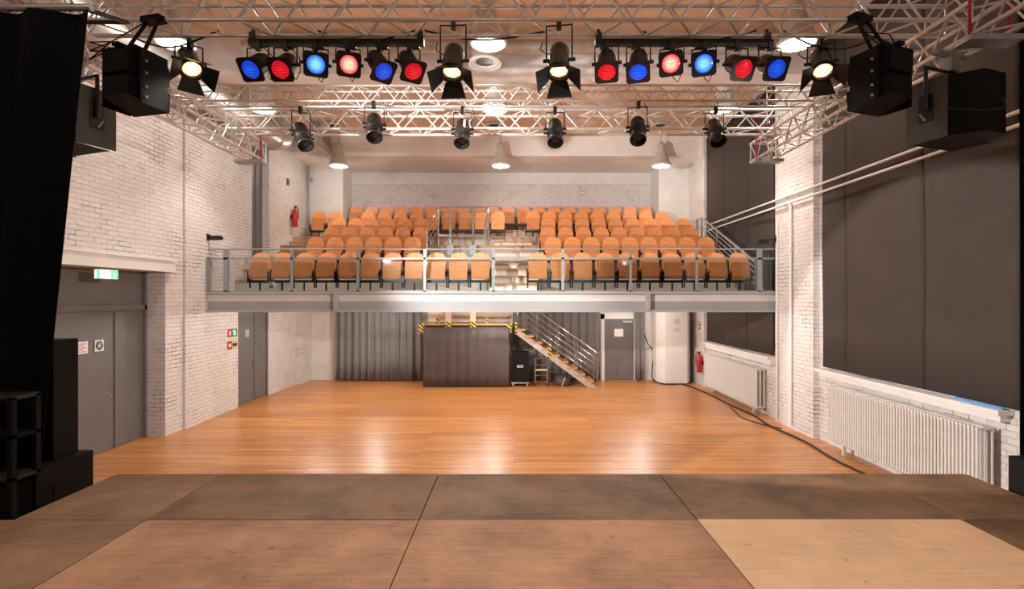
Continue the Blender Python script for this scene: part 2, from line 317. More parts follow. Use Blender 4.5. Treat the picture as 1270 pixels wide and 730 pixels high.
# ------------------------------------------------------------------ stage of platform panels
ZS = 1.17
st = thing('stage', 'low stage of worn brown plywood platform panels in the foreground', 'stage', (0, 0, 0))
c_dark = [((.125, .071, .039), (.30, .170, .092)), ((.118, .068, .039), (.28, .158, .086)), ((.18, .104, .060), (.37, .215, .122)), ((.28, .150, .085), (.54, .295, .170))]
PM = [board_mat('stage_board_%d' % i, a, b, i+1) for i, (a, b) in enumerate(c_dark)]
PALE = board_mat('stage_board_pale', (.62, .40, .235), (.82, .54, .32), 9)
def panel(x0, x1, y0, y1, m, dz=0.0):
    g = .004; MB().box(x0+g, x1-g, y0+g, y1-g, ZS-.06, ZS+dz).build('platform_panel', m, st)
ex_ = [-3.68, -2.70, -.70, 1.34, 3.27, 4.18]
for i, m in zip(range(5), (2, 0, 1, 1, 0)): panel(ex_[i], ex_[i+1], 3.79, 4.78, PM[m], (.002*(i % 2)))
panel(-4.70, -2.70, 2.79, 3.79, PM[2]); panel(-2.70, -.70, 1.79, 3.79, PM[3]); panel(-.70, 1.34, 1.79, 3.79, PM[3], .002); panel(1.34, 3.27, 2.4, 3.79, PALE, .006); panel(3.27, 4.18, 2.79, 3.79, PM[1])
panel(3.27, 4.18, 1.79, 2.79, PM[2]); panel(-4.70, -2.70, 1.79, 2.79, PM[3]); panel(1.34, 3.27, 1.79, 2.4, PM[2])
for k in range(5): panel(-4.70+1.776*k, -4.70+1.776*(k+1), -3.0, 1.79, PM[k % 4])
MB().box(-3.66, 4.16, 3.7, 4.76, ZS-.16, ZS-.061).box(-4.68, 4.16, -3.0, 3.7, ZS-.16, ZS-.061).build('frame', M_STEEL, st)
MB().box(-3.6, 4.1, 4.70, 4.74, 0, ZS-.16).box(-3.66, -3.63, 3.8, 4.74, 0, ZS-.16).box(4.10, 4.13, -3, 4.74, 0, ZS-.16).box(-4.66, -4.63, -3, 3.78, 0, ZS-.16).box(-4.66, -3.63, 3.74, 3.77, 0, ZS-.16).build('skirt', M_DRAPE, st)

# ------------------------------------------------------------------ balcony
ZB = 2.95; YF = 11.8
bal = thing('balcony_beam', 'white steel edge beam carrying the balcony', 'beam', (0, YF, 2.47)); bal['kind'] = 'structure'
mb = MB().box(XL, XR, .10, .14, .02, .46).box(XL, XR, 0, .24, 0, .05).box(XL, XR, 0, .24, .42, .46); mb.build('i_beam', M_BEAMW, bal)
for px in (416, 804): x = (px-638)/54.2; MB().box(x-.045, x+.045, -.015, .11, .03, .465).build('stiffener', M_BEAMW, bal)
struct(sbox('floor_balcony', M_WHITEPAINT, (XL, XR, YF+.1, YB, 2.72, ZB)))
# tiers
tr = thing('seating_tiers', 'stepped wooden tiers of the balcony seating', 'tiers', (0, 0, ZB)); tr['kind'] = 'structure'
TZ = {2: 3.55, 3: 3.95, 4: 4.37, 5: 4.75, 6: 5.10}
def tier(x0, x1, y0, y1, z0, z1):
    MB().box(x0, x1, y0, y1, z0-ZB, z1-ZB-.04).build('riser', M_RISER, tr)
    MB().box(x0, x1, y0-.03, y1, z1-ZB-.04, z1-ZB).build('tread', M_WOOD, tr)
for a, b in ((XL, -2.32), (-.74, XR)):
    tier(a, b, 13.45, 14.5, ZB, 3.55); tier(a, b, 14.5, 15.5, ZB, 3.95)
tier(XL, XR, 15.5, 16.5, ZB, 4.37); tier(XL, XR, 16.5, 17.59, ZB, 4.75); tier(-5.85, 4.92, 17.59, 18.6, 4.6, 5.10)
for y, z0, z1 in ((14.2, 3.55, 3.75), (15.2, 3.95, 4.16), (16.2, 4.37, 4.56), (13.1, ZB, 3.25)):   # half steps by the extinguisher wall
    tier(XL+.02, -6.0, y, y+.32, z0, z1)
ais = thing('aisle_stairs', 'pale centre aisle steps with wooden nosings between the seat blocks', 'stairs', (0, 0, ZB)); ais['kind'] = 'structure'
for y, y1, z0, z1 in ((12.62, 13.45, ZB, 3.15), (12.92, 13.45, 3.15, 3.35), (13.2, 13.45, 3.35, 3.55), (14.2, 14.5, 3.55, 3.75), (15.2, 15.5, 3.95, 4.16), (16.2, 16.5, 4.37, 4.56)):
    MB().box(-.62, .60, y, y1, z0-ZB, z1-ZB-.04).build('riser', M_WHITEPAINT, ais); MB().box(-.64, .62, y-.03, y1, z1-ZB-.04, z1-ZB).build('nosing', M_WOOD, ais)
# stairwell lining
sbox('wall_stairwell', M_WHITEPAINT, (-2.32, -.74, 13.3, 13.36, ZB, 3.45), (-2.34, -2.30, 13.36, 15.5, ZB, 3.6), (-.76, -.72, 13.36, 15.5, ZB, 3.6))
# ------------------------------------------------------------------ front glass railing
rl = thing('glass_railing', 'grey steel railing with glass panes along the balcony front', 'railing', (0, YF+.03, 2.93))
S0 = 640/(YF+.03); PX = [258.5, 280.5, 362, 444, 527, 612, 698, 782, 864, 942, 966]
xs = [(p-638)/S0 for p in PX]; RT = (369-309)/S0-.13; RM = (369-320.5)/S0-.13
for i, x in enumerate(xs):
    hw = .055 if i in (1, 9) else .03
    MB().box(x-hw, x+hw, -.02, .03, 0, RT if i not in (0, 10) else RM+.02).build('post', M_RAIL, rl)
MB().tube([(xs[0], 0, RT), (xs[-1], 0, RT)], .018, 8).build('top_rail', M_RAIL, rl)
MB().box(xs[0], xs[-1], -.02, .02, RM-.02, RM+.02).build('middle_rail', M_RAIL, rl)
MB().box(xs[0], xs[-1], -.02, .02, .0, .035).build('bottom_rail', M_RAIL, rl)
for a, b in zip(xs[:-1], xs[1:]): MB().box(a+.035, b-.035, .0, .008, .05, RM-.03).build('glass_pane', M_GLASS, rl)

# ------------------------------------------------------------------ theatre seats
def shell(wd, z0, zt, yf, th, nx=8, nz=4):
    mb = MB(); F = []; B = []
    for j in range(nz+1):
        for i in range(nx+1):
            x = -wd/2+wd*i/nx; top = zt(x); z = z0+(top-z0)*j/nz; y = yf(x, z); F.append((x, y, z)); B.append((x, y+th, z))
    n = nx+1; V = F+B; K = len(F); f = []
    for j in range(nz):
        for i in range(nx):
            a = j*n+i; f.append((a, a+1, a+1+n, a+n)); f.append((K+a, K+a+n, K+a+1+n, K+a+1))
    for i in range(nx):
        f.append((i, K+i, K+i+1, i+1)); a = nz*n+i; f.append((a, a+1, K+a+1, K+a))
    for j in range(nz):
        a = j*n; f.append((a, a+n, K+a+n, K+a)); a = j*n+nx; f.append((a, K+a, K+a+n, a+n))
    mb.add(V, f); return mb
def arch(wd, zsh, zt):
    return lambda x: zsh+(zt-zsh)*math.sqrt(max(0, 1-(abs(x)/(wd/2))**2.6))
seat = thing('theatre_seat', 'seat', 'seat', (0, -20, 0))
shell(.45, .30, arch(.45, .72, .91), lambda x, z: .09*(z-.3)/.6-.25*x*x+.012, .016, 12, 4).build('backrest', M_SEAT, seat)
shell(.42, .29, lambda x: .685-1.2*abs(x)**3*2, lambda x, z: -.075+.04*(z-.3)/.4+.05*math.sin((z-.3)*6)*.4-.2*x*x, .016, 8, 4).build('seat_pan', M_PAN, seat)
for sx in (-1, 1):
    mb = MB().tube([(sx*.236, .03, .08), (sx*.236, .0, .34), (sx*.236, .05, .52)], .018, 6).tube([(sx*.236, .0, .30), (sx*.236, -.08, .37), (sx*.236, -.10, .46)], .018, 6).box(sx*.236-.019, sx*.236+.019, -.09, .05, .20, .36)
    mb.build('bracket', M_BLACK, seat)
MB().box(-.245, .245, -.02, .04, .20, .26).build('rail_section', M_BLACK, seat)
MB().tube([(0, .02, 0), (0, .02, .2)], .022, 8).box(-.05, .05, -.04, .08, 0, .012).build('foot', M_BLACK, seat)
ROWS = [  # row no, y, floor z, list of (block side word, [x...]) counted from the aisle
    (1, 12.06, ZB), (2, 14.0, TZ[2]), (3, 15.0, TZ[3]), (4, 16.0, TZ[4]), (5, 17.0, TZ[5]), (6, 18.02, TZ[6])]
def lin(a, b, n): return [a+(b-a)*i/(n-1) for i in range(n)]
def px(a, b, n, y): s = 640/y; return [(p-638)/s for p in lin(a, b, n)]
BL = {1: px(596, 322, 11, 12.06), 2: px(511, 390.5, 6, 14.0), 3: px(521, 410, 6, 15.0), 4: px(522, 419, 6, 16.0), 5: px(617.5, 395, 12, 17.0)}
BR = {1: px(667, 917.5, 10, 12.06), 2: px(686, 877, 9, 14.0), 3: px(679.6, 857.4, 9, 15.0), 4: px(680, 849, 9, 16.0), 5: px(661, 821.5, 9, 17.0)}
B6 = px(441, 801, 20, 18.02)
RN = {1: 'front row', 2: 'second row', 3: 'third row', 4: 'fourth row', 5: 'fifth row', 6: 'rearmost row'}
used = [False]
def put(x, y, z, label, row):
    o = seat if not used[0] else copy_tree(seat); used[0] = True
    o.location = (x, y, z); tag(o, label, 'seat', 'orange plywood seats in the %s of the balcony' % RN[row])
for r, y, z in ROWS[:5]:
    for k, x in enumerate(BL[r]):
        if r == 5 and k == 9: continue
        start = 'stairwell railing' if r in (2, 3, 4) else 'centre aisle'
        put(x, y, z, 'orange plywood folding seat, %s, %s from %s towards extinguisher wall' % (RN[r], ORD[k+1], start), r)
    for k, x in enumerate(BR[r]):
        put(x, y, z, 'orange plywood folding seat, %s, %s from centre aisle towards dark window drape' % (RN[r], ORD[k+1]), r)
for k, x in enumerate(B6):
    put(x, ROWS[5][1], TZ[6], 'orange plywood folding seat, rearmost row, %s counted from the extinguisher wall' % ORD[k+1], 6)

# stairwell railing behind the front row
sr = thing('stairwell_railing', 'brushed steel railing around the balcony stairwell among the seats', 'railing', (-1.5, 13.3, 3.45))
def P(x, y, z): return (x+1.5, y-13.3, z-3.45)
xa, xb = -2.25, -.76
for x in (xa, xb):
    MB().tube([P(x, 13.32, 3.9), P(x, 13.32, 4.62), P(x, 15.3, 5.48)], .022, 8).build('handrail', M_CHROME, sr)
    for k in range(1, 4): MB().tube([P(x, 13.32, 4.62-.19*k), P(x, 15.3, 5.48-.2*k)], .011, 6).build('side_rail', M_CHROME, sr)
    for y, z in ((13.32, 3.45), (15.3, 4.37)): MB().tube([P(x, y, z if y > 14 else 3.46), P(x, y, 5.48 if y > 14 else 4.62)], .022, 8).build('post', M_CHROME, sr)
MB().tube([P(xa, 15.3, 5.48), P(xb, 15.3, 5.48)], .022, 8).build('top_rail', M_CHROME, sr)
MB().tube([P(xa, 15.3, 5.33), P(xb, 15.3, 5.33)], .014, 6).build('side_rail', M_CHROME, sr)
MB().box(*[v for ab in zip(P(xa, 15.28, 4.62), P(xb, 15.32, 4.68)) for v in ab]).build('bottom_rail', M_CHROME, sr)
for f in (.24, .69):
    x = xa+(xb-xa)*f; MB().box(*[v for ab in zip(P(x-.035, 15.27, 4.2), P(x+.035, 15.33, 5.48)) for v in ab]).build('post', M_CHROME, sr)
    MB().box(*[v for ab in zip(P(x-.09, 15.2, 4.05), P(x+.09, 15.36, 4.36)) for v in ab]).build('post_foot', M_RAIL, sr)
MB().box(*[v for ab in zip(P(xa+.05, 15.31, 4.70), P(xb-.05, 15.316, 5.30)) for v in ab]).build('glass_pane', M_GLASS, sr)
# side stair railing by the window drape
sd = thing('side_stair_railing', 'sloping grey steel stair railing beside the seat ends near the window drape', 'railing', (5.66, 12.1, 2.95))
def slope(t): return (0, 3.5*t, (3.62-2.95)+(5.22-3.62)*t)
MB().box(-.02, .02, -.3, -.2, 0, .1).tube([slope(0), slope(1), (0, 3.9, 2.28), (0, 3.9, 1.5)], .03, 8).build('handrail', M_RAIL, sd)
for k in range(1, 5): MB().tube([(0, slope(0)[1], slope(0)[2]-.13*k), (0, slope(1)[1], slope(1)[2]-.13*k)], .012, 6).build('side_rail', M_RAIL, sd)
for t in (0, .33, .66, 1): a = slope(t); MB().box(-.02, .02, a[1]-.02, a[1]+.02, max(0, a[2]-.72), a[2]).build('post', M_RAIL, sd)

# ------------------------------------------------------------------ right wall: drapes, sills, radiators, pipes
def drape(name, m, p0, p1, z0, z1, amp, lam, th=.012, label=None, cat='curtain', nz=6, taper=None, seg=10, group=None, sag=0):
    p0, p1 = Vector((*p0, 0)), Vector((*p1, 0)); d = p1-p0; Ln = d.length; d.normalize(); nn = Vector((-d.y, d.x, 0))
    n = max(4, int(Ln/lam*seg)); V = []; B = []
    for j in range(nz+1):
        f = j/nz; z = z0+(z1-z0)*f
        for i in range(n+1):
            u = i/n; ph = u*Ln/lam*2*PI
            off = amp*(math.sin(ph)+.45*math.sin(ph*.53+1.3)+.25*math.sin(ph*1.9+f*1.5))*(1-.25*f)
            uu = u if taper is None else taper(u, f)
            q = p0+d*(uu*Ln)+nn*off; zz = z+sag*math.sin(ph*.5)*(1-f); V.append((q.x, q.y, zz)); q = q+nn*th; B.append((q.x, q.y, zz))
    k = n+1; K = len(V); f_ = []
    for j in range(nz):
        for i in range(n):
            a = j*k+i; f_.append((a, a+1, a+1+k, a+k)); f_.append((K+a, K+a+k, K+a+1+k, K+a+1))
    for i in range(n): f_.append((i, K+i, K+i+1, i+1)); a = nz*k+i; f_.append((a, a+1, K+a+1, K+a))
    for j in range(nz): a = j*k; f_.append((a, a+k, K+a+k, K+a)); a += n; f_.append((a, K+a, K+a+k, a+k))
    mb = MB().add(V+B, f_, True); o = mb.build(name, m)
    # origin to the foot of the cloth
    c = Vector(((p0.x+p1.x)/2, (p0.y+p1.y)/2, z0)); o.data.transform(Matrix.Translation(-c)); o.location = c
    if label: tag(o, label, cat, group)
    return o
def flat_drape(name, y0, y1, z0, z1, seams, label):
    t = thing(name, label, 'curtain', (XR-.03, (y0+y1)/2, z0)); c = (y0+y1)/2
    edges = [y0]+seams+[y1]
    for a, b in zip(edges[:-1], edges[1:]):
        mb = MB(); n = 14; nz = 8; V = []
        for j in range(nz+1):
            for i in range(n+1):
                yy = a+.006+(b-a-.012)*i/n; zz = (z1-z0)*j/nz
                V.append((-.02-.008*math.sin(yy*2.3+zz*.7)-.008*math.sin(zz*1.7+yy), yy-c, zz+0))
        k = n+1; K = len(V); V += [(x-.012, y, z) for x, y, z in V]; F = []
        for j in range(nz):
            for i in range(n): q = j*k+i; F += [(q, q+1, q+1+k, q+k), (K+q, K+q+k, K+q+1+k, K+q+1)]
        for i in range(n): F.append((i, K+i, K+i+1, i+1)); q = nz*k+i; F.append((q, q+1, K+q+1, K+q))
        for j in range(nz): q = j*k; F.append((q, q+k, K+q+k, K+q)); q += n; F.append((q, K+q, K+q+k, q+k))
        mb.add(V, F, True).build('cloth_panel', M_BLACKOUT, t)
    MB().box(-.04, .02, y0-c, y1-c, z1-z0, z1-z0+.06).build('curtain_track', M_BLACK, t)
flat_drape('window_drape', 6.1, 10.06, 1.46, 7.7, [7.55, 9.35], 'huge dark brown blackout drape with vertical seams over the window behind the tall radiator')
flat_drape('window_drape', 11.95, 16.1, 1.46, 7.7, [13.3, 14.8], 'dark brown blackout drape crossing the balcony level beside the seats')
struct(sbox('trim_6', M_WHITEPAINT, (XR-.20, XR, 6.25, 10.1, 1.37, 1.43), (XR-.13, XR, 6.3, 10.05, 1.28, 1.37)))
struct(sbox('trim_7', M_WHITEPAINT, (XR-.18, XR, 12.0, 16.1, 1.37, 1.43), (XR-.11, XR, 12.0, 16.1, 1.24, 1.37)))
tp = MB().box(XR-.10, XR-.075, 6.3, 7.0, 1.431, 1.455).build('tape_strip', M_BLUE); tag(tp, 'blue tape strip on the window sill under the huge drape', 'tape')
def radiator(name, y0, y1, z0, z1, x0, x1, pitch, label):
    t = thing(name, label, 'radiator', ((x0+x1)/2, (y0+y1)/2, 0), None); n = int((y1-y0)/pitch); cx = (x0+x1)/2
    mb = MB(); h = z1-z0; r = .0175
    for k in range(3):
        xx = -.09+.09*k; mb.tube([(xx, 0, .02), (xx, 0, h-.02)], r, 8)
    mb.tube([(-.105, 0, .03), (.105, 0, .03)], .022, 8).tube([(-.105, 0, h-.03), (.105, 0, h-.03)], .022, 8)
    me = mb.mesh('radiator_column', M_RADI)
    for k in range(n+1):
        y = y0+(y1-y0)*k/n-(y0+y1)/2; inst('radiator_column', me, t, Matrix.Translation((0, y, z0)))
    MB().tube([(0, y0-(y0+y1)/2, z0+.03), (0, y1-(y0+y1)/2, z0+.03)], .026, 8).tube([(0, y0-(y0+y1)/2, z1-.03), (0, y1-(y0+y1)/2, z1-.03)], .026, 8).build('header_pipe', M_RADI, t)
    for s in (-.4, .4): MB().box(-.03, .03, s*(y1-y0)-.02, s*(y1-y0)+.02, 0, z0+.03).build('foot', M_RADI, t); MB().box(.08, .13, s*(y1-y0)-.02, s*(y1-y0)+.02, z1-.2, z1-.15).build('wall_bracket', M_RADI, t)
    MB().tube([(0, y0-(y0+y1)/2-.10, z0-.12), (0, y0-(y0+y1)/2-.10, z0+.03), (0, y0-(y0+y1)/2, z0+.03)], .016, 8).build('valve', M_CHROME, t)
radiator('column_radiator', 6.42, 9.46, .2, 1.2, 5.74, 5.96, .058, 'long cream column radiator under the huge window drape')
radiator('column_radiator', 12.4, 15.75, .13, 1.1, 5.80, 6.02, .062, 'cream column radiator against the wall under the balcony')
for z, x, lab in ((4.99, XR-.16, 'upper of two thin pale pipes crossing the drapes'), (4.82, XR-.19, 'lower of two thin pale pipes crossing the drapes')):
    o = thing('wall_pipe', lab, 'pipe', (x, 10, z), 'pipes along the draped wall')
    MB().tube([(0, -6.5, -.02), (0, 5.6, .02)], .024, 8).build('tube', M_WHITEPAINT, o)
    for y in (-5, -1, 1.2, 4.5): MB().box(-.02, XR-.1-x+.1, y-.015, y+.015, -.035, -.02).build('clip', M_STEEL, o)
o = thing('conduit', 'white conduit pipe with a curved top on the brick pier between the drapes', 'pipe', (XR-.175, 11.0, 0))
MB().tube([(0, 0, .1), (0, 0, 4.75), (0, .03, 4.83), (0, .12, 4.86), (0, .2, 4.83)], .03, 8).build('tube', M_WHITEPAINT, o)
for z in (1.0, 2.4, 3.8): MB().box(-.04, .04, -.04, .04, z, z+.03).build('clip', M_WHITEPAINT, o)
o = thing('conduit', 'thin white conduit pipe beside the balcony end on the brick pier', 'pipe', (XR-.14, 11.62, 0))
MB().tube([(0, 0, .1), (0, 0, 4.5)], .02, 8).build('tube', M_WHITEPAINT, o); MB().box(-.03, .03, -.03, .03, 1.8, 1.83).build('clip', M_WHITEPAINT, o)
def cable(name, pts, r, label, m=M_BLACK, smooth=4):
    P_ = [Vector(p) for p in pts]; out = []
    for i in range(len(P_)-1):
        a, b, c, d = P_[max(0, i-1)], P_[i], P_[i+1], P_[min(len(P_)-1, i+2)]
        for k in range(smooth):
            t = k/smooth; out.append(.5*((2*b)+(c-a)*t+(2*a-5*b+4*c-d)*t*t+(3*b-a-3*c+d)*t**3))
    out.append(P_[-1]); o = MB().tube(out, r, 6).build(name, m); c = P_[0].copy(); o.data.transform(Matrix.Translation(-c)); o.location = c
    return tag(o, label, 'cable')
cable('floor_cable', [(5.2, 17.0, .02), (5.45, 16.5, .02), (5.62, 15, .02), (5.6, 13.5, .02), (5.66, 12.2, .02), (5.55, 11.2, .02), (5.62, 10, .02), (5.5, 8.7, .02), (5.62, 7.2, .02)], .02, 'black cable lying on the floor along the radiator wall')
cable('floor_cable', [(5.5, 13.2, .015), (5.4, 12.6, .015), (5.3, 12.0, .015), (5.45, 11.4, .015), (5.7, 11.0, .015)], .013, 'short looped black cable on the floor below the balcony end')

# ------------------------------------------------------------------ wall bits
def extinguisher(loc, label, rz=0, h=.52):
    t = thing('fire_extinguisher', label, 'fire extinguisher', loc, None, rz)
    MB().lathe([(0, .075), (.01, .085), (h*.78, .085), (h*.9, .06), (h*.95, .03)], n=20).build('cylinder', M_RED, t)
    MB().lathe([(h*.95, .03), (h+.03, .025)], n=12).box(-.02, .09, -.015, .015, h+.02, h+.05).build('valve_head', M_BLACK, t)
    MB().tube([(.03, 0, h), (.11, 0, h-.05), (.11, 0, h*.4)], .013, 8).build('hose', M_BLACK, t)
    MB().box(-.11, -.085, -.06, .06, h*.4, h*.6).build('wall_bracket', M_BLACK, t)
extinguisher((XL+.14, 16.3, 5.03), 'red fire extinguisher hanging on the wall beside the balcony seats', 0, .62)
extinguisher((XR-.22, 16.3, .45), 'red fire extinguisher by the white corner cabinet', PI, .6)
t = thing('camera_bracket', 'small black bracket projecting from the brick wall above the glass railing', 'bracket', (XL, 11.9, 4.18))
MB().box(0, .03, -.05, .05, -.06, .09).build('wall_plate', M_BLACK, t); MB().tube([(.02, 0, .02), (.34, 0, -.01)], .035, 8).box(.08, .30, -.04, .04, -.05, .05).build('arm', M_BLACK, t)
t = thing('camera_bracket', 'small black bracketed fixture on the brick pier end near the window drape', 'bracket', (XR-.12, 11.7, 4.12))
MB().box(-.03, 0, -.05, .05, -.06, .09).build('wall_plate', M_BLACK, t); MB().tube([(0, 0, .03), (-.2, 0, -.02), (-.42, 0, -.04)], .025, 8).box(-.42, -.2, -.05, .05, -.1, .0).build('arm', M_BLACK, t)
def wallsign(name, y, z, cols, label):
    t = thing(name, label, 'sign', (XL, y, z))
    for k, (y0, y1, z0, z1, m) in enumerate(cols): MB().box(.001, .012+.003*k, y0, y1, z0, z1).build('plate', m, t)
wallsign('safety_sign', 12.72, 1.82, [(0, .16, 0, .2, M_REDINK), (.17, .42, 0, .2, M_GREEN), (.05, .11, .05, .15, M_PAPER), (.22, .36, .06, .09, M_PAPER), (.26, .32, .03, .17, M_PAPER), (.2, .24, .12, .17, M_PAPER)], 'red and green safety sign on brick, upper of two beside door')
wallsign('safety_sign', 12.70, 1.52, [(0, .18, 0, .2, M_RED), (.2, .44, -.02, .22, M_YEL), (.22, .42, .06, .14, M_INK), (.04, .13, .06, .14, M_PAPER)], 'red and yellow alarm sign on brick, lower of two beside door')
t = thing('alarm_plate', 'tiny red fire alarm plate above the extinguisher by the cabinet', 'sign', (XR-.105, 16.6, 1.78)); MB().box(-.012, 0, -.06, .06, 0, .2).build('plate', M_RED, t); MB().box(-.016, -.011, -.03, .03, .07, .13).build('symbol', M_PAPER, t)

# ------------------------------------------------------------------ under the balcony: curtains, booth, stairs, cabinet
def wig(p0x, p1x, label, lam=.24, amp=.05): return drape('pleated_curtain', M_GREYCURT, (p0x, 17.3), (p1x, 17.3), .03, 2.66, amp, lam, label=label, nz=4, seg=12)
sb = 640/17.4
wig((417-638)/sb, (524-638)/sb, 'grey pleated floor-length curtain on the back wall beside the cloth booth')
wig((636-638)/sb, (744-638)/sb, 'grey pleated curtain hanging behind the metal stairs', .26)
wig((787-638)/sb, (798-638)/sb, 'narrow grey pleated curtain strip beside the back door', .16)
drape('booth_cloth', M_CLOTH, (-2.85, 16.11), (-.17, 16.11), .01, 1.88, .012, .31, label='dark brown-grey cloth hung around the platform booth', cat='cloth', nz=5, seg=8)
bo = thing('landing_platform', 'wooden landing platform on timber posts with hazard striped corners above the cloth booth', 'platform', (-1.5, 16.75, 0))
MB().box(-1.40, 1.38, -.5, .5, 1.93, 1.99).build('deck', M_WOOD, bo)
MB().box(-1.36, 1.34, -.48, .48, 1.83, 1.93).build('edge_frame', M_BLACK, bo)
for x in (-.58, .20): MB().box(x-.09, x+.09, -.56, -.42, 1.72, 2.72).build('timber_post', M_PINK, bo); MB().box(x-.092, x+.092, -.565, -.50, 1.72, 2.05).build('hazard_strip', M_STRIPE, bo)
for x in (-1.42, 1.32): MB().box(x-.09, x+.09, -.56, -.50, 1.68, 1.99).build('hazard_strip', M_STRIPE, bo)
for x, y in ((-.95, -.3), (.62, -.3)): MB().box(x-.05, x+.05, y-.02, y+.02, 1.99, 2.16).build('hazard_strip', M_STRIPE, bo)
for x in (-1.3, 1.25):
    for y in (-.42, .42): MB().box(x-.05, x+.05, y-.05, y+.05, 0, 1.83).build('leg', M_STEEL, bo)
MB().box(-1.35, 1.3, .40, .46, 2.16, 2.24).box(-1.35, 1.3, .40, .46, 2.44, 2.52).build('guard_board', M_WOOD, bo)
M_STRING = mat('stair_stringer_paint', (.46, .40, .37), .5, noise=.08)
sta = thing('metal_stairs', 'steel stairs with wooden treads and railing rising to the landing platform', 'stairs', (0, 16.6, 0))
xa, za, xb, zb = .05, 1.86, 2.55, .0
for y in (-.42, .42):
    MB().prism([(xa, za+.0), (xb+.02, zb+.02), (xb+.02, zb), (xb-.26, zb), (xa, za-.20)], lambda u, v, d: (u, d, v), y-.02, y+.02).build('stringer', M_STRING if y < 0 else M_STEEL, sta)
    for k in range(1, 6):
        h = .20*k; MB().tube([(xa, y, za+h), (xb+.1, y, zb+h+.03)], .02 if k == 5 else .009, 6).build('handrail' if k == 5 else 'side_rail', M_CHROME, sta)
    for f in (.02, .27, .52, .77, 1.02):
        x = xa+(xb-xa)*f; z = za+(zb-za)*f; MB().tube([(x, y, z), (x, y, z+1.02)], .015, 6).build('baluster', M_CHROME, sta)
for k in range(9):
    f = (k+.6)/9.3; x = xa+(xb-xa)*f; z = za+(zb-za)*f+.04; MB().box(x-.16, x+.13, -.46, .44, z-.02, z+.03).build('tread', M_WOOD, sta)
MB().box(xa-.03, xa+.03, -.46, -.44, za-.2, za+.22).box(1.05, 1.15, -.47, -.45, .92, 1.35).build('hazard_strip', M_STRIPE, sta)
t = thing('hand_trolley', 'small steel ladder frame trolley standing under the stairs', 'trolley', (.85, 16.3, 0))
for x in (-.19, .19): MB().tube([(x, 0, .05), (x, .0, .88)], .016, 6).build('upright', M_CHROME, t); MB().lathe([(-.02, .05), (.02, .05)], (x, 0, .05), (1, 0, 0), 12).build('wheel', M_BLACK, t)
for z in (.15, .35, .5, .68, .88): MB().tube([(-.19, 0, z), (.19, 0, z)], .012, 6).build('rung', M_CHROME, t)
MB().box(-.18, .18, -.02, .12, .5, .54).build('shelf', M_YEL, t)
t = thing('equipment_case', 'black wheeled equipment case between the cloth booth and the trolley', 'case', (.18, 16.5, 0))
MB().box(-.27, .27, -.25, .25, .12, 1.08).build('body', M_BLACKP, t)
for a, b in ((-.22, -.2), (.22, -.2), (-.22, .2), (.22, .2)): MB().lathe([(-.02, .055), (.02, .055)], (a, b, .055), (1, 0, 0), 12).build('castor', M_STEEL, t)
MB().box(-.28, .28, -.26, .26, .10, .14).build('base_frame', M_STEEL, t); MB().box(-.1, .1, -.27, -.25, .6, .68).build('handle', M_STEEL, t)
t = thing('cloth_bundle', 'dark bundle of folded cloth lying under the lower stairs', 'cloth', (1.55, 16.6, 0))
MB().lathe([(0, .22), (.05, .3), (.18, .28), (.3, .18), (.34, .05)], n=14).build('bundle', M_CLOTH, t)
MB().tube([(-.05, -.3, .02), (.05, -.34, .28)], .02, 6).build('stick', M_PINK, t)
# white corner cabinet
t = thing('corner_cabinet', 'tall white corner cabinet with angled sides against the back wall', 'cabinet', (5.18, 16.95, 0))
poly = [(-.50, .62), (-.50, .1), (-.30, -.25), (.42, -.25), (.62, .1), (.62, .62)]
MB().prism(poly, lambda u, v, d: (u, v, d), .03, 2.35).build('body', M_WHITEPAINT, t)
MB().prism([(a*.97, b*.97) for a, b in poly], lambda u, v, d: (u, v, d), 0, .03).build('plinth', M_BLACK, t)
MB().box(-.25, .38, -.256, -.248, .12, 2.2).build('door_panel', M_WHITEPAINT, t)
MB().tube([(.08+.09*math.cos(q*PI/8), -.26, 2.02+.09*math.sin(q*PI/8)) for q in range(16)], .008, 6, True).tube([(.08, -.26, 1.96), (.08, -.26, 2.08)], .008, 6).tube([(.03, -.26, 2.0), (.08, -.26, 2.05), (.13, -.26, 2.0)], .008, 6).build('round_emblem', M_RAIL, t)
for z in (1.8, 1.73): MB().box(-.02, .18, -.26, -.255, z, z+.02).build('text_line', M_RAIL, t)
MB().box(-.3, .45, -.22, .1, 2.36, 2.46).build('top_vent', M_BLACK, t)
cable('wall_cable', [(4.42, 17.55, 1.55), (4.55, 17.5, 1.2), (4.72, 17.45, 1.0), (4.66, 17.4, .5), (4.62, 17.3, .1), (4.8, 16.66, .02), (5.3, 16.62, .02)], .016, 'black cable hanging beside the white corner cabinet')
t = thing('wall_pipework', 'thin white pipework on the bricks beside the white corner cabinet', 'pipe', (4.55, YB-.03, 0)); MB().tube([(-.2, 0, .1), (-.2, 0, 1.1), (.1, 0, 1.1), (.1, 0, .1)], .02, 6).build('tube', M_WHITEPAINT, t); MB().box(-.23, -.17, -.02, .03, .5, .53).build('clip', M_STEEL, t)
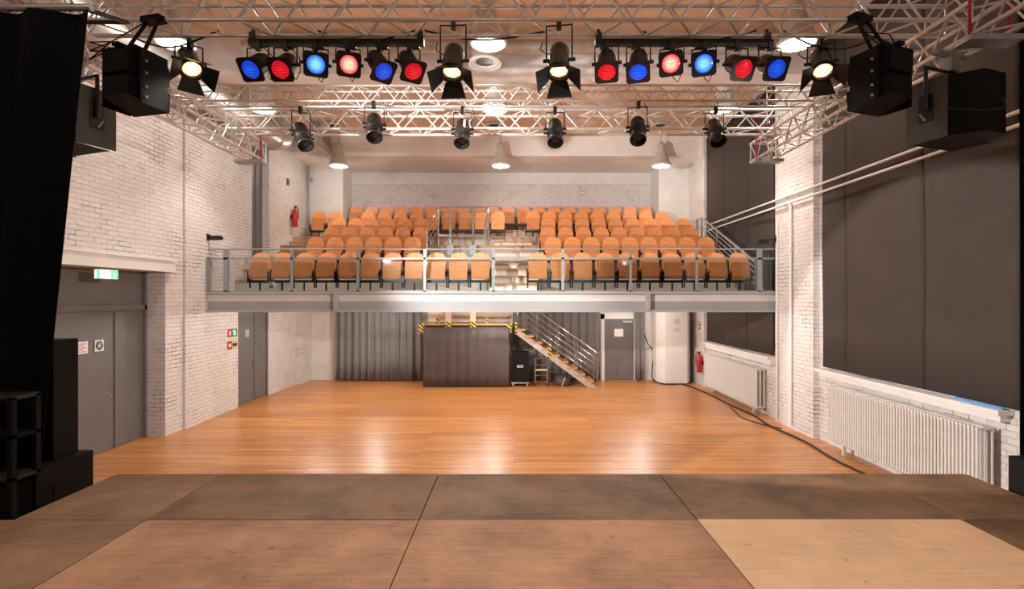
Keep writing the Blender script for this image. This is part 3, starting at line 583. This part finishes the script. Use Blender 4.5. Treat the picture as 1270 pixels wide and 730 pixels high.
# strip fittings high on the back wall below the balcony
for x, lab in ((-6.55, 'dark strip fitting high on the white back wall by the corner pilaster'), ):
    t = thing('strip_fitting', lab, 'fitting', (x, YB-.06, 2.33)); MB().box(-.4, .4, -.04, .06, 0, .07).build('housing', M_BLACK, t); MB().box(-.38, .38, -.045, -.04, .01, .03).build('slot', M_STEEL, t)
for x, y, lb in ((-5, 13.2, 'near the grey double door'), (-1.2, 13.2, 'behind the middle of the edge beam'), (2.6, 13.2, 'near the front of the steel stairs'), (-4.2, 15.6, 'before the wide pleated curtain'), (-.6, 15.2, 'before the cloth booth'), (3.8, 15.6, 'before the grey back door')):  # unseen lamps added to brighten the space below the balcony
    t = thing('added_underside_lamp', 'added unseen round lamp on the balcony underside %s' % lb, 'lamp', (x, y, 2.72), 'added fill lamps under the balcony')
    MB().lathe([(0, .16), (-.05, .17), (-.07, .15)], n=20).build('housing', M_WHITEPAINT, t); MB().lathe([(-.07, .14), (-.085, .13)], n=20).build('diffuser', M_LAMP, t)
    light('POINT', 'lamp_light', t, (0, 0, -.16), UNDER_W, (1, .94, .88), .12)

# ------------------------------------------------------------------ trusses
def rod_mesh(name, r, n=6): return MB().tube([(0, 0, 0), (0, 0, 1)], r, n).mesh(name, M_ALU)
def truss(name, label, loc, length, a, r, pitch, rz=0):
    t = thing(name, label, 'truss', loc, 'aluminium lighting trusses', rz); rb = r*.5; me = rod_mesh('brace', rb)
    C4 = [(-a/2, 0), (a/2, 0), (a/2, a), (-a/2, a)]
    for y, z in C4: MB().tube([(0, y, z), (length, y, z)], r, 10).build('chord', M_ALU, t)
    n = int(round(length/pitch)); p = length/n
    for q in range(4):
        A, B = C4[q], C4[(q+1) % 4]
        for k in range(n):
            x0 = k*p; xm = x0+p/2; x1 = x0+p
            if q % 2: u, v = B, A
            else: u, v = A, B
            inst('brace', me, t, rod_mtx((x0+.02, *u), (xm, *v))); inst('brace', me, t, rod_mtx((xm, *v), (x1-.02, *u)))
    for x in (.015, length-.015):
        for q in range(4): inst('end_bar', me, t, rod_mtx((x, *C4[q]), (x, *C4[(q+1) % 4])))
    return t
A_ = .33
truss('lighting_truss', 'large aluminium cross truss above the stage front carrying the red and blue spotlights', (-5.02, 5.595, 5.72), 9.85, A_, .024, .52)
truss('lighting_truss', 'slim aluminium cross truss carrying the six black profile spotlights', (-5.0, 7.77, 5.72), 9.8, .228, .017, .40)
truss('lighting_truss', 'large aluminium cross truss farthest from the stage with nothing hung on it', (-5.0, 9.085, 5.72), 9.8, A_, .024, .60)
truss('lighting_truss', 'aluminium side truss running along the big doorway wall', (-4.83, .8, 5.35), 8.9, A_, .024, .50, PI/2)
truss('lighting_truss', 'aluminium side truss running along the window drape wall', (4.60, .8, 5.35), 8.9, A_, .024, .50, PI/2)
# red slings with hoist wires
for x, y, lab in ((-4.83, 9.45, 'red lifting sling at truss end near the tall dark wall panel'), (4.60, 9.4, 'red lifting sling at truss end near the white brick pier'), (4.60, 5.0, 'red lifting sling on side truss by the draped wall, above the stage')):
    t = thing('lifting_sling', lab, 'sling', (x, y, 5.35), 'red lifting slings')
    MB().tube([(-.19, 0, -.03), (-.19, 0, .36), (-.03, 0, .62), (.03, 0, .62), (.19, 0, .36), (.19, 0, -.03)], .014, 6).build('sling_loop', M_REDS, t)
    MB().tube([(0, 0, .62), (0, 0, 2.6)], .008, 6).build('wire', M_STEEL, t); MB().box(-.26, .26, -.10, .10, -.09, -.04).build('base_plate', M_STEEL, t); MB().tube([(.05*math.cos(q*PI/6), 0, .66+.05*math.sin(q*PI/6)) for q in range(12)], .01, 6, True).build('shackle', M_CHROME, t)

# ------------------------------------------------------------------ pendant lamps
def pendant(x, y, label, e=1.0, cone=1.45):
    t = thing('pendant_lamp', label, 'lamp', (x, y, 6.9), 'industrial pendant lamps')
    MB().lathe([(.0, .30), (.02, .305), (.06, .27), (.52, .11), (.54, .12), (.66, .12), (.68, .09), (.74, .03)], n=32, cap0=False).build('shade', M_SHADE, t)
    MB().lathe([(.02, .30), (-.01, .305), (-.03, .27), (-.025, .24), (.02, .235)], n=32, cap0=False, cap1=False).build('rim', M_SHADEIN, t)
    MB().lathe([(.012, .236), (-.012, .20), (-.022, .1)], n=28).build('glass_diffuser', M_LAMP, t)
    MB().tube([(0, 0, .74), (0, 0, 1.1)], .008, 6).build('cord', M_BLACK, t)
    light('SPOT', 'lamp_light', t, (0, 0, -.05), PEND_W*e, WARM, .12, (0, 0, -1), cone, .5); light('POINT', 'lamp_spill', t, (0, 0, -.13), SPILL_W, WARM, .09)
    return t
for y, yl in ((8.3, 'above the floor before the balcony'), (11.2, 'above the glass railing'), (16.0, 'above the back seats')):
    for x, xl in ((-5.45, 'doorway wall side'), (-.42, 'hall centre line'), (4.55, 'draped wall side')):
        pendant(x, y, 'grey bell pendant lamp glowing warm white, %s, %s' % (yl, xl), {8.3: .5, 11.2: 1.55, 16.0: .8}[y], 1.75 if y == 11.2 else 1.45)
for x, xl in ((-5.45, 'doorway wall side'), (-.42, 'hall centre line'), (4.55, 'draped wall side')): pendant(x, 1.2, 'grey bell pendant lamp glowing warm white, above the stage, %s' % xl)
# round ceiling air diffusers
def diffuser(x, y, z, r, label, stub=None):
    t = thing('air_diffuser', label, 'air diffuser', (x, y, z), 'round ceiling air diffusers')
    for a, b, c in ((1.0, .86, 0), (.82, .70, .02), (.66, .56, .04)): MB().lathe([(c+.03, r*a), (c, r*a), (c-.005, r*(a+b)/2), (c, r*b), (c+.03, r*b)], n=32, cap0=False, cap1=False).build('ring', M_SHADEIN, t)
    MB().lathe([(.045, r*.56), (.05, r*.56)], n=28).build('opening', M_BLACK, t)
    MB().lathe([(.05, r*.8), (stub or .06, r*.8)], n=28).build('neck', M_SHADE, t)
diffuser(-.55, 9.6, 7.14, .31, 'round white air diffuser on a neck below the spiral duct', .86)
for x, k in ((-5.5, 'doorway wall side'), (-.6, 'hall centre line'), (4.35, 'draped wall side')): diffuser(x, 15.5, 7.93, .31, 'round white ceiling air diffuser above the back pendant lamps, %s' % k)
t = thing('spiral_duct', 'silver spiral ventilation duct running across under the ceiling beam', 'duct', (0, 10.1, 7.7))
MB().tube([(-5.3, 0, 0), (5.4, 0, 0)], .13, 20).build('tube', M_DUCT, t); me = MB().lathe([(-.006, .136), (.006, .136)], d=(1, 0, 0), n=20).mesh('seam_ring', M_DUCT)
for k in range(66): inst('seam_ring', me, t, Matrix.Translation((-5.2+.16*k, 0, 0)))
for x in (-4, -1, 2, 5): MB().tube([(x, 0, .1), (x, 0, .31)], .012, 6).build('hanger', M_STEEL, t)
t = thing('air_duct', 'wide dull metal air duct along the wall ceiling corner behind the side truss', 'duct', (-6.35, 11, 7.0))
MB().tube([(0, -4.5, 0), (0, 2.6, 0), (0, 2.95, .12), (0, 3.1, .4), (0, 3.1, .98)], .32, 20).build('tube', M_DUCT, t)
for y in (-3.5, -2, -.5, 1, 2.5): MB().lathe([(-.02, .335), (.02, .335)], (0, y, 0), (0, 1, 0), 20).tube([(0, y, .3), (0, y, .98)], .012, 6).build('collar', M_STEEL, t)
t = thing('boxed_duct', 'grey boxed duct under the ceiling near the corner pier', 'duct', (-5.9, 15, 7.4)); MB().box(-.12, .12, 0, 2.5, -.12, .12).build('casing', M_SHADE, t); [MB().box(-.13, .13, y, y+.06, -.13, .6).build('hanger', M_STEEL, t) for y in (.2, 1.2)]
# conduit and small switch on the far left wall
t = thing('wall_conduit', 'thin dark vertical pipe in the corner beside the white pier and seats', 'pipe', (XL+.12, 17.45, 4.75)); MB().tube([(0, 0, 0), (0, 0, 2.5)], .03, 8).build('tube', M_RAIL, t); MB().box(.0, .12, -.06, .0, 1.95, 2.1).build('junction_box', M_RAIL, t)
t = thing('switch_box', 'tiny dark switch box on the wall above the balcony fire extinguisher', 'switch', (XL, 16.05, 6.3)); MB().box(0, .05, -.05, .05, 0, .2).build('case', M_DOOR, t); MB().box(.05, .06, -.02, .02, .06, .12).build('button', M_BLACK, t)
cable('wall_cable', [(XL+.02, 14.9, 6.9), (XL+.02, 14.9, 6.0), (XL+.02, 14.9, 5.0)], .012, 'thin dark cable down the white wall beside the tall dark panel', M_RAIL)

# ------------------------------------------------------------------ spotlights
CAMP = Vector((0, 0, 2.8))
def aim(Pp, dx, dy, L, s):       # body axis (rear to lens) turned off the direct line by a lateral / downward offset
    v = (CAMP-Pp).normalized(); r = Vector((1, 0, 0)); r = (r-v*r.dot(v)).normalized(); u = Vector((0, 0, 1)); u = (u-v*u.dot(v)).normalized()
    a, b = dx/s, -dy/s; q = L*L-a*a-b*b
    return (v*math.sqrt(max(q, .01))+r*a+u*b).normalized()
def frame_axes(d):
    up = Vector((0, 0, 1)); a = d.cross(up)
    if a.length < .1: a = Vector((1, 0, 0))
    a.normalize(); return a, a.cross(d).normalized()
def lens_mat(name, col, core, s, hot):
    m = bpy.data.materials.new(name); m.use_nodes = True; nt = m.node_tree; b = nt.nodes['Principled BSDF']; L = nt.links.new
    b.inputs['Base Color'].default_value = (*[c*.4 for c in col], 1); b.inputs['Roughness'].default_value = .15
    tc = nt.nodes.new('ShaderNodeTexCoord'); ln = nt.nodes.new('ShaderNodeVectorMath'); ln.operation = 'LENGTH'; L(tc.outputs['Object'], ln.inputs[0])
    mr = nt.nodes.new('ShaderNodeMapRange'); mr.inputs['From Min'].default_value = hot; mr.inputs['From Max'].default_value = hot+.05; L(ln.outputs['Value'], mr.inputs['Value'])
    wv = nt.nodes.new('ShaderNodeTexWave'); wv.bands_direction = 'Z'; wv.inputs['Scale'].default_value = 16; wv.inputs['Distortion'].default_value = 1.5; L(tc.outputs['Object'], wv.inputs['Vector'])
    cm = nt.nodes.new('ShaderNodeMix'); cm.data_type = 'RGBA'; L(mr.outputs[0], cm.inputs['Factor']); cm.inputs[6].default_value = (*core, 1); cm.inputs[7].default_value = (*col, 1)
    L(cm.outputs[2], b.inputs['Emission Color'])
    st = nt.nodes.new('ShaderNodeMapRange'); st.inputs['To Min'].default_value = s*.45; st.inputs['To Max'].default_value = s*1.1; L(wv.outputs['Fac'], st.inputs['Value']); L(st.outputs[0], b.inputs['Emission Strength'])
    return m
BLUE, REDC = (.01, .07, .85), (.85, .008, .02)
LM = {'blue': lens_mat('blue_gel_dim', BLUE, (.02, .16, 1.0), .75, .02), 'red': lens_mat('red_gel_dim', REDC, (1.0, .03, .05), .7, .02),
      'blue_hot': lens_mat('blue_gel_lit', (.015, .12, 1.0), (.22, .58, 1.0), 1.4, .035), 'red_hot': lens_mat('red_gel_lit', (1.0, .015, .05), (1, .42, .26), 1.9, .04),
      'warm': lens_mat('fresnel_lens_lit', (1, .50, .22), (1, .84, .58), 2.4, .03)}
def disc_at(mb, r, d, n=28):
    return mb.lathe([(0, r), (.006, r*.93), (.014, r*.6), (.017, r*.2)], (0, 0, 0), d, n)
def yoke_parts(t, H, C, d, R, m=M_BLACK, th=.010):
    a, u = frame_axes(d); top = H+Vector((0, 0, -.03)); ax = Vector((a.x, a.y, 0)).normalized()
    p1, p2 = C+ax*(R+.02), C-ax*(R+.02)
    MB().tube([p1, Vector((p1.x, p1.y, top.z)), Vector((p2.x, p2.y, top.z)), p2], th, 6).build('yoke', m, t)
    MB().tube([p1-ax*.03, p1+ax*.035], .02, 8).build('tilt_knob', M_BLACK, t); MB().tube([p2+ax*.03, p2-ax*.035], .02, 8).build('tilt_knob', M_BLACK, t)
    MB().box(H.x-.025, H.x+.025, H.y-.03, H.y+.03, H.z-.06, H.z+.045).build('clamp', M_BLACK, t)
def par(pxx, pyy, kind, dx, dy, label, clamp_z=5.60, y=5.72):
    s = 640/y; Cx = (pxx-638)/s; lz = 2.8+(369-pyy)/s; Lc = Vector((Cx, y-.12, lz)); d = aim(Lc, dx, dy, .30, s); R = .108
    H = Vector(((Lc-d*.16).x, y, clamp_z)); t = thing('par_spotlight', label, 'spotlight', H, 'red and blue par spotlights'); rel = lambda p: p-H
    o = rel(Lc); hb = M_BLACK
    MB().lathe([(-.34, .03), (-.335, .075), (-.26, .10), (-.03, R), (0, R)], o, d, 28, True, False).lathe([(0, R-.004), (-.03, R-.004)], o, d, 28, False, False).build('housing', hb, t)
    ln = disc_at(MB(), .094, d).build('lens', LM[kind], t); ln.location = o+d*.008
    a, u = frame_axes(d); mb = MB(); n = 32; V = []
    for k in range(n):
        q = 2*PI*(k+.5)/n; c, s_ = math.cos(q), math.sin(q); mx = max(abs(c), abs(s_))
        for off in (.004, .012):
            V.append(o+d*off+(a*c+u*s_)*.094); V.append(o+d*off+(a*c+u*s_)/mx*.128)
    F = []
    for k in range(n):
        i, j = k*4, ((k+1) % n)*4
        F += [(i, i+1, j+1, j), (i+2, j+2, j+3, i+3), (i, j, j+2, i+2), (i+1, i+3, j+3, j+1)]
    mb.add(V, F).build('gel_frame', hb, t)
    yoke_parts(t, Vector((0, 0, 0)), o-d*.16, d, R)
    e = o-d*.33; MB().tube([e, e+Vector((.01, .05, -.08)), e+Vector((.02, .04, -.16)), e+Vector((.06, .0, -.22)), e+Vector((.10, .02, -.12)), e+Vector((.08, .04, .05)), Vector((.06, 0, -.02))], .006, 5).build('cable', M_BLACK, t)
    if kind.endswith('hot'):
        light('SPOT', 'beam', t, o+d*.06, 40, (.15, .35, 1) if 'blue' in kind else (1, .12, .12), .08, d, .9, .8)
specs = [(318, 92, 'blue', -15, 10, 'first from its outer end by the doorway wall side'), (354, 92, 'red', -11, 10, 'second from its outer end'), (397, 86, 'blue_hot', 0, 1, ''), (437, 86, 'red_hot', 2, 2, ''), (479, 94, 'blue', 11, 15, ''), (515, 94, 'red', 9, 15, ''),
         (750, 95, 'red', 0, 18, ''), (788, 95, 'blue', -1, 18, ''), (828, 85, 'red_hot', -2, 1, ''), (868, 85, 'blue_hot', 0, 1, ''), (916, 91, 'red', 14, 7, ''), (956, 91, 'blue', 14, 7, '')]
lab = ['dim blue par spotlight at the outer end of bar, doorway wall side', 'dim red par spotlight next to outermost blue one, doorway wall side', 'bright blue par spotlight shining forward, doorway wall side', 'bright red par spotlight shining forward, doorway wall side', 'dim blue par spotlight turned aside between two reds, doorway wall side', 'dim red par spotlight at the inner bar end, doorway wall side',
       'dim red par spotlight at the inner bar end, draped wall side', 'dim blue par spotlight tilted down between two reds, draped wall side', 'bright red par spotlight shining forward, draped wall side', 'bright blue par spotlight shining forward, draped wall side', 'dim red par spotlight turned aside between two blues, draped wall side', 'dim blue par spotlight at the outer end of bar, draped wall side']
for sp, lb in zip(specs, lab): par(*sp[:5], lb)
for a, b, lb in ((309, 526, 'black mounting bar for six par spotlights, doorway wall side'), (738, 956, 'black mounting bar for six par spotlights, draped wall side')):
    s = 640/5.74; x0, x1 = (a-638)/s, (b-638)/s; t = thing('spotlight_bar', lb, 'bar', ((x0+x1)/2, 5.74, 5.60), 'black spotlight bars'); h = (x1-x0)/2
    MB().box(-h, h, -.03, .03, .0, .07).build('bar', M_BLACK, t)
    for x in (-h+.04, h-.04): MB().box(x-.03, x+.03, -.03, .03, .07, .14).tube([(x, 0, .12+.0), (x, 0.02, .18)], .022, 8).build('clamp', M_BLACK, t)
    for k in range(6): x = -h+.09+k*(2*h-.18)/5; MB().box(x-.04, x+.04, -.04, .04, -.03, .0).build('socket', M_BLACK, t)
def fresnel(pxx, pyy, dx, dy, label, y=5.55, hz=5.665, target=None, e=1.0):
    s = 640/y; Lc = Vector(((pxx-638)/s, y-.1, 2.8+(369-pyy)/s)); d = aim(Lc, dx, dy, .34, s); H = Vector(((Lc-d*.17).x, y, hz)); R = .115
    t = thing('fresnel_spotlight', label, 'spotlight', H, 'warm fresnel spotlights'); o = Lc-H
    MB().lathe([(-.36, .04), (-.35, .085), (-.30, .105), (-.10, .108), (-.06, R), (0, R)], o, d, 28, True, False).lathe([(-.005, R-.005), (-.05, R-.005)], o, d, 28, False, False).build('housing', mat('glossy_black_housing', (.03, .03, .032), .22, noise=.1), t)
    MB().lathe([(-.005, R+.015), (.01, R+.02), (.02, R), (.015, .095), (-.005, .095)], o, d, 28, False, False).build('front_ring', M_BLACK, t)
    ln = disc_at(MB(), .095, d).build('lens', LM['warm'], t); ln.location = o-d*.03
    a, u = frame_axes(d); c0 = o+d*.02; g = .105
    for w_, up_, spread in ((a, u, .75), (-a, u, .75), (u, a, .55), (-u, a, .55)):
        e1 = (d*math.cos(spread)+w_*math.sin(spread)).normalized(); nrm = w_*math.cos(spread)-d*math.sin(spread); Ld = .17; b0, b1 = .085, .135
        q = c0+w_*g; V = []
        for th in (0, .005):
            V += [q-up_*b0+nrm*th, q+up_*b0+nrm*th, q+e1*Ld+up_*b1+nrm*th, q+e1*Ld-up_*b1+nrm*th]
        MB().add(V, [(0,1,2,3), (7,6,5,4), (0,4,5,1), (1,5,6,2), (2,6,7,3), (3,7,4,0)]).build('barn_door', M_BLACK, t)
    yoke_parts(t, Vector((0, 0, 0)), o-d*.17, d, R, M_BLACK, .011)
    p0 = o-d*.30; MB().tube([p0, p0+Vector((-.12, .1, .02)), p0+Vector((-.2, .08, .06)), p0+Vector((-.18, .02, .12))], .007, 5).build('cable', M_BLACK, t)
    tgt = Vector(target)-Lc if target else d
    light('SPOT', 'beam', t, o+d*.21, FRES_W*e, WARM, .08, tgt, 1.5, .9)
fresnel(562, 95, -3, 26, 'lit warm fresnel spotlight with barn doors inside of the inner red par', y=5.45, hz=5.69, target=(-1.2, 2.6, 1.2))
fresnel(692, 94, -1, 26, 'lit warm fresnel spotlight with barn doors next to draped-side inner red par', y=5.45, hz=5.69, target=(1.0, 2.6, 1.2))
fresnel(245, 91, 6, 18, 'lit warm fresnel spotlight with barn doors outermost, doorway wall side', y=5.80, target=(-2.4, 2.6, 1.2))
fresnel(1014, 93, 4, 20, 'lit warm fresnel spotlight with barn doors outermost, draped wall side', y=5.80, target=(2.6, 2.6, 1.2))
def profile(pxx, pyy, dx, dy, cz, y, label, m):
    s = 640/y; Lc = Vector(((pxx-638)/s, y-.12, 2.8+(369-pyy)/s)); d = aim(Lc, dx, dy, .46, s); H = Vector(((Lc-d*.30).x, y, cz)); t = thing('profile_spotlight', label, 'spotlight', H, 'black profile spotlights'); o = Lc-H
    MB().lathe([(-.46, .05), (-.45, .09), (-.40, .11), (-.24, .115), (-.22, .125), (-.18, .125), (-.17, .105), (-.02, .105), (0, .112)], o, d, 20, True, False).lathe([(0, .10), (-.06, .095)], o, d, 20, False, False).build('housing', m, t)
    MB().lathe([(-.05, .095), (-.04, .05)], o, d, 20).build('lens', mat('dark_lens', (.004, .004, .006), .08), t)
    a, u = frame_axes(d); MB().lathe([(-.012, .108), (-.012, .122), (.008, .122), (.008, .108)], o, d, 20, False, False).build('gel_holder', M_BLACK, t)
    for q in (-1, 1): MB().obox(o-d*.2+a*.14*q, a*.03, d*.012, u*.012).build('shutter_tab', M_BLACK, t)
    yoke_parts(t, Vector((0, 0, 0)), o-d*.30, d, .12); p0 = o-d*.44
    MB().tube([p0, p0+Vector((.1, .1, -.05)), p0+Vector((.18, .1, -.02)), p0+Vector((.16, .05, .2)), p0+Vector((.08, .04, .36))], .006, 5).build('cable', M_BLACK, t)
GB = mat('glossy_grey_housing', (.06, .057, .054), .16, metal=.5, noise=.1); PB = mat('profile_black', (.009, .008, .008), .42, spec=.3, noise=.1)
zb = 5.67
for a_ in ((383, 183, 8, 23, zb, 7.88, 'black profile spotlight, first on the slim truss from doorway wall', PB), (467, 173, 0, 24, zb, 7.66, 'black profile spotlight, second on the slim truss from doorway wall', PB), (573.5, 180, -2, 25, zb, 7.88, 'shiny grey profile spotlight between the two central fresnels on the slim truss', GB),
           (688, 179, 1, 24, zb, 7.88, 'black profile spotlight on the slim truss below the draped-side central fresnel', PB), (789, 176, 1, 23, zb, 7.66, 'black profile spotlight, second on the slim truss from draped wall', PB), (887, 178, 7, 23, zb, 7.88, 'shiny black profile spotlight, first on the slim truss from draped wall', GB)): profile(*a_)
# loose cables sagging under the front truss
for k, (xa, xb, sag) in enumerate(((-4.4, -3.3, .18), (-2.2, -1.1, .12), (-1.0, .4, .10), (1.4, 2.7, .12), (3.0, 4.2, .2))):
    cable('truss_cable', [(xa, 5.76, 5.78), (xa+(xb-xa)*.3, 5.78, 5.78-sag*.8), (xa+(xb-xa)*.6, 5.75, 5.78-sag), (xb, 5.76, 5.78)], .011, ['sagging black cable at the truss end near the doorway', 'sagging black cable above the doorway-side mounting bar', 'sagging black cable between the two central fresnels', 'sagging black cable above the draped-side mounting bar', 'sagging black cable at the truss end near the drape'][k])

# ------------------------------------------------------------------ loudspeakers
def array_speaker(cx, cy, cz, yaw, label):
    t = thing('hanging_loudspeaker', label, 'loudspeaker', (cx, cy, cz), 'stacked hanging loudspeakers', yaw); t.scale = (.80, .80, .84)
    for k, (z0, z1, tilt) in enumerate(((.02, .30, .06), (.32, .60, -.04))):
        w0, w1, dp = .29, .24, .24
        poly = [(-w0, dp), (w0, dp), (w1, -dp*.3), (w1*.8, -dp), (-w1*.8, -dp), (-w1, -dp*.3)]
        o = MB().prism(poly, lambda u, v, d: (u, v+tilt*(d-z0), d+(v*.16 if d < z0+.01 else -v*.16)*(1 if k == 0 else .6)), z0+.02, z1-.02).build('cabinet', M_BLACKP, t)
        MB().prism([(-w0+.02, dp+.002), (w0-.02, dp+.002), (w0-.02, dp+.02), (-w0+.02, dp+.02)], lambda u, v, d: (u, v, d), z0+.05, z1-.05).build('grille', M_GREYP, o)
    for sx in (-1, 1):
        MB().box(sx*.295-.012, sx*.295+.012, -.16, .2, .0, .64).build('side_plate', M_BLACKP, t)
        for z in (.08, .2, .36, .5): MB().lathe([(0, .016), (.02, .016)], (sx*.307, -.1, z), (sx, 0, 0), 8).build('bolt', M_STEEL, t)
    MB().box(-.26, .26, -.2, .2, .62, .66).box(-.05, .05, -.24, .24, .66, .70).build('flying_frame', M_BLACKP, t)
    for x, y in ((-.18, 0), (.16, 0)): MB().tube([(x, y, .66), (x*.55, y+.27, 1.20)], .022, 8).build('hanging_bar', M_BLACKP, t)
    MB().box(-.16, .14, .21, .35, 1.17, 1.24).build('truss_clamp', M_BLACKP, t)
    MB().box(-.15, .15, -.225, -.21, .12, .2).build('connector_plate', M_STEEL, t)
    for j in range(3): MB().tube([(-.2+.1*j, -.2, .62), (-.32, -.3, .5+.1*j), (-.36, .0, .85), (-.1, .25, 1.18)], .008, 5).build('cable', M_BLACKP, t)
s = 640/5.2
array_speaker((166-638)/s, 5.2, 2.8+(369-135)/s, -.25, 'black two-cabinet loudspeaker hanging from truss end beside the black stage drape')
array_speaker((1094-638)/s, 5.2, 2.8+(369-134)/s, .35, 'black two-cabinet loudspeaker hanging from truss end on the draped wall side')
M_SPK = mat('grey_green_speaker_side', (.085, .082, .07), .5, noise=.1)
def box_speaker(cx, cy, cz, yaw, label):
    t = thing('box_loudspeaker', label, 'loudspeaker', (cx, cy, cz), 'box loudspeakers in brackets', yaw)
    poly = [(-.34, .28), (.34, .28), (.34, -.05), (.16, -.30), (-.16, -.30), (-.34, -.05)]
    o = MB().prism(poly, lambda u, v, d: (u, v, d), 0, .60).build('cabinet', M_BLACKP, t)
    for q in (-1, 1):
        MB().box(q*.3425-.0075, q*.3425+.0075, -.08, .30, -.01, .61).build('side_panel', M_SPK, o)
        MB().box(q*.352-.003, q*.352+.003, .04, .18, .18, .46).build('handle_recess', M_BLACK, o)
        MB().tube([(q*.357, .11, .2), (q*.357, .16, .28)], .012, 6).build('handle', M_STEEL, o)
    MB().tube([(-.37, .1, .3), (-.37, .1, .74), (.37, .1, .74), (.37, .1, .3)], .022, 6).build('bracket', M_BLACK, t)
    MB().box(-.06, .06, .04, .16, .74, .93).box(-.24, .24, .07, .13, .90, .945).build('truss_clamp', M_STEEL, t)
    MB().lathe([(0, .04), (.03, .04)], (.06, -.30, .3), (0, -1, 0), 10).build('connector', M_BLACK, t)
    MB().tube([(.06, -.33, .3), (0, -.36, .22), (-.2, -.33, .18), (-.37, -.1, .25)], .007, 5).build('cable', M_BLACK, t)
s = 640/5.3
box_speaker(4.58, 5.3, 4.41, .35, 'dark box loudspeaker in a bracket hanging before the huge window drape')
box_speaker(-4.80, 5.5, 4.41, -.35, 'dark box loudspeaker in a bracket half hidden behind the black stage drape')
def sub(x0, x1, y0, y1, z1, label):
    t = thing('subwoofer', label, 'loudspeaker', ((x0+x1)/2, (y0+y1)/2, 0), 'subwoofers beside the stage'); a, b = (x1-x0)/2, (y1-y0)/2; h = z1/2
    for k in range(2):
        o = MB().box(-a, a, -b, b, k*h+.004, (k+1)*h-.004).build('cabinet', M_BLACKP, t); MB().box(-a+.03, a-.03, b, b+.02, k*h+.04, (k+1)*h-.04).build('grille', M_GREYP, o)
        for sx in (-1, 1): MB().box(sx*a-.006, sx*a+.006, -.12, .12, k*h+h*.55, k*h+h*.72).build('handle_recess', M_BLACKP, o)
sub(-4.8, -4.0, 4.3, 4.9, 1.36, 'black stacked subwoofers beside the stage in front of the big double door')
sub(4.5, 5.3, 4.05, 4.7, 1.37, 'black stacked subwoofers beside the stage below the window drape')
t = thing('column_loudspeaker', 'tall black column loudspeaker standing on the subwoofers by the stage drape', 'loudspeaker', (-4.28, 4.72, 1.36))
MB().box(-.18, .18, -.13, .13, 0, 1.06).build('cabinet', M_BLACKP, t)
MB().box(-.10, .0, -.16, -.13, .05, 1.0).build('back_panel', M_GREYP, t)
for k in range(7):
    z = .12+.13*k; MB().box(-.09, .10, -.175, -.16, z, z+.03).build('connector', M_BLACK, t); MB().tube([(.0, -.17, z+.015), (.06, -.22, z-.02), (.05, -.2, z-.09), (-.02, -.18, z-.11)], .010, 5).build('cable', M_GREYP, t)
# black stage drapes and their pipes
tl = lambda u, f: u*(1-(1-f)*.155)
drape('stage_drape', M_DRAPE, (-6.9, 4.2), (-3.46, 4.2), .02, 5.13, .05, .45, label='black stage leg drape hanging from a pipe beside the stage', nz=10, taper=tl, seg=8)
t = thing('drape_pipe', 'grey steel pipe with ties holding the black stage drape', 'pipe', (-5.2, 4.2, 5.16)); MB().tube([(-1.8, 0, 0), (1.76, 0, 0)], .03, 10).build('tube', M_STEEL, t)
for k in range(12): MB().tube([(-1.7+.31*k+.035*math.cos(q*PI/4), .035*math.sin(q*PI/4)*.2, .035*math.sin(q*PI/4)-.005) for q in range(8)], .007, 5, True).build('tie', M_BLACK, t)
MB().tube([(1.6, 0, .02), (1.6, .6, .2), (.45, .6, .2)], .02, 6).build('hanger', M_BLACK, t)
drape('stage_drape', M_DRAPE, (4.93, 5.0), (6.0, 5.15), .02, 6.4, .04, .4, label='black stage leg drape at the near end of the window drape', nz=6, seg=8)
M_RACK = mat('matte_black_rack', (.007, .007, .007), .7, noise=.1, spec=.15)
t = thing('equipment_rack', 'dark open equipment rack standing in front of the black stage drape', 'rack', (-4.2, 3.98, 0))
for x in (-.42, .42):
    for y in (-.10, .10): MB().box(x-.02, x+.02, y-.02, y+.02, 0, 2.05).build('upright', M_RACK, t)
for z in (.5, 1.0, 1.42, 1.74, 2.03): MB().box(-.44, .44, -.12, .12, z, z+.025).build('shelf', M_GREYP if z in (1.42, 2.03) else M_RACK, t)
MB().box(-.38, .38, -.10, .10, 1.03, 1.36).build('amplifier', M_BLACKP, t)

# ------------------------------------------------------------------ unseen floodlights added on the side trusses to front-light hall and balcony
for x, y, tg, an, bl, en, lb in ((-4.66, 4.50, (6.0, 7.5, 1.3), .62, .14, 2.4, 'behind the black drape, aimed at the long radiator'), (-4.66, 4.95, (2.4, 13.5, 4.1), 1.05, .6, 2.0, 'behind the black drape, aimed at the balcony'), (4.43, 3.0, (-4.3, 12, 1.6), 1.15, .6, 1.2, 'draped wall side, aimed at the doorway wall')):
    t = thing('added_flood_light', 'added unseen black floodlight %s' % lb, 'floodlight', (x, y, 5.32), 'added front-light floodlights')
    d = (Vector(tg)-Vector((x, y, 4.2))).normalized(); a, u = frame_axes(d); c = Vector((0, 0, -1.12))
    MB().obox(c-d*.08, a*.17, d*.08, u*.12).build('housing', M_BLACK, t)
    MB().obox(c+d*.003, a*.15, d*.003, u*.10).build('lens', mat('flood_lens_glow', (1, 1, 1), .5, emit=(1, .95, .9), estr=3.0), t)
    MB().tube([c+a*.19, c+a*.19+Vector((0, 0, .2)), c-a*.19+Vector((0, 0, .2)), c-a*.19], .012, 6).build('yoke', M_BLACK, t)
    MB().box(-.03, .03, -.03, .03, -.06, .04).build('clamp', M_BLACK, t); MB().tube([(0, 0, -.05), (0, 0, -.92)], .02, 8).build('drop_pole', M_STEEL, t)
    light('SPOT', 'beam', t, c+d*.05, FLOOD_W*en, (1, .95, .91), .05, d, an, bl)
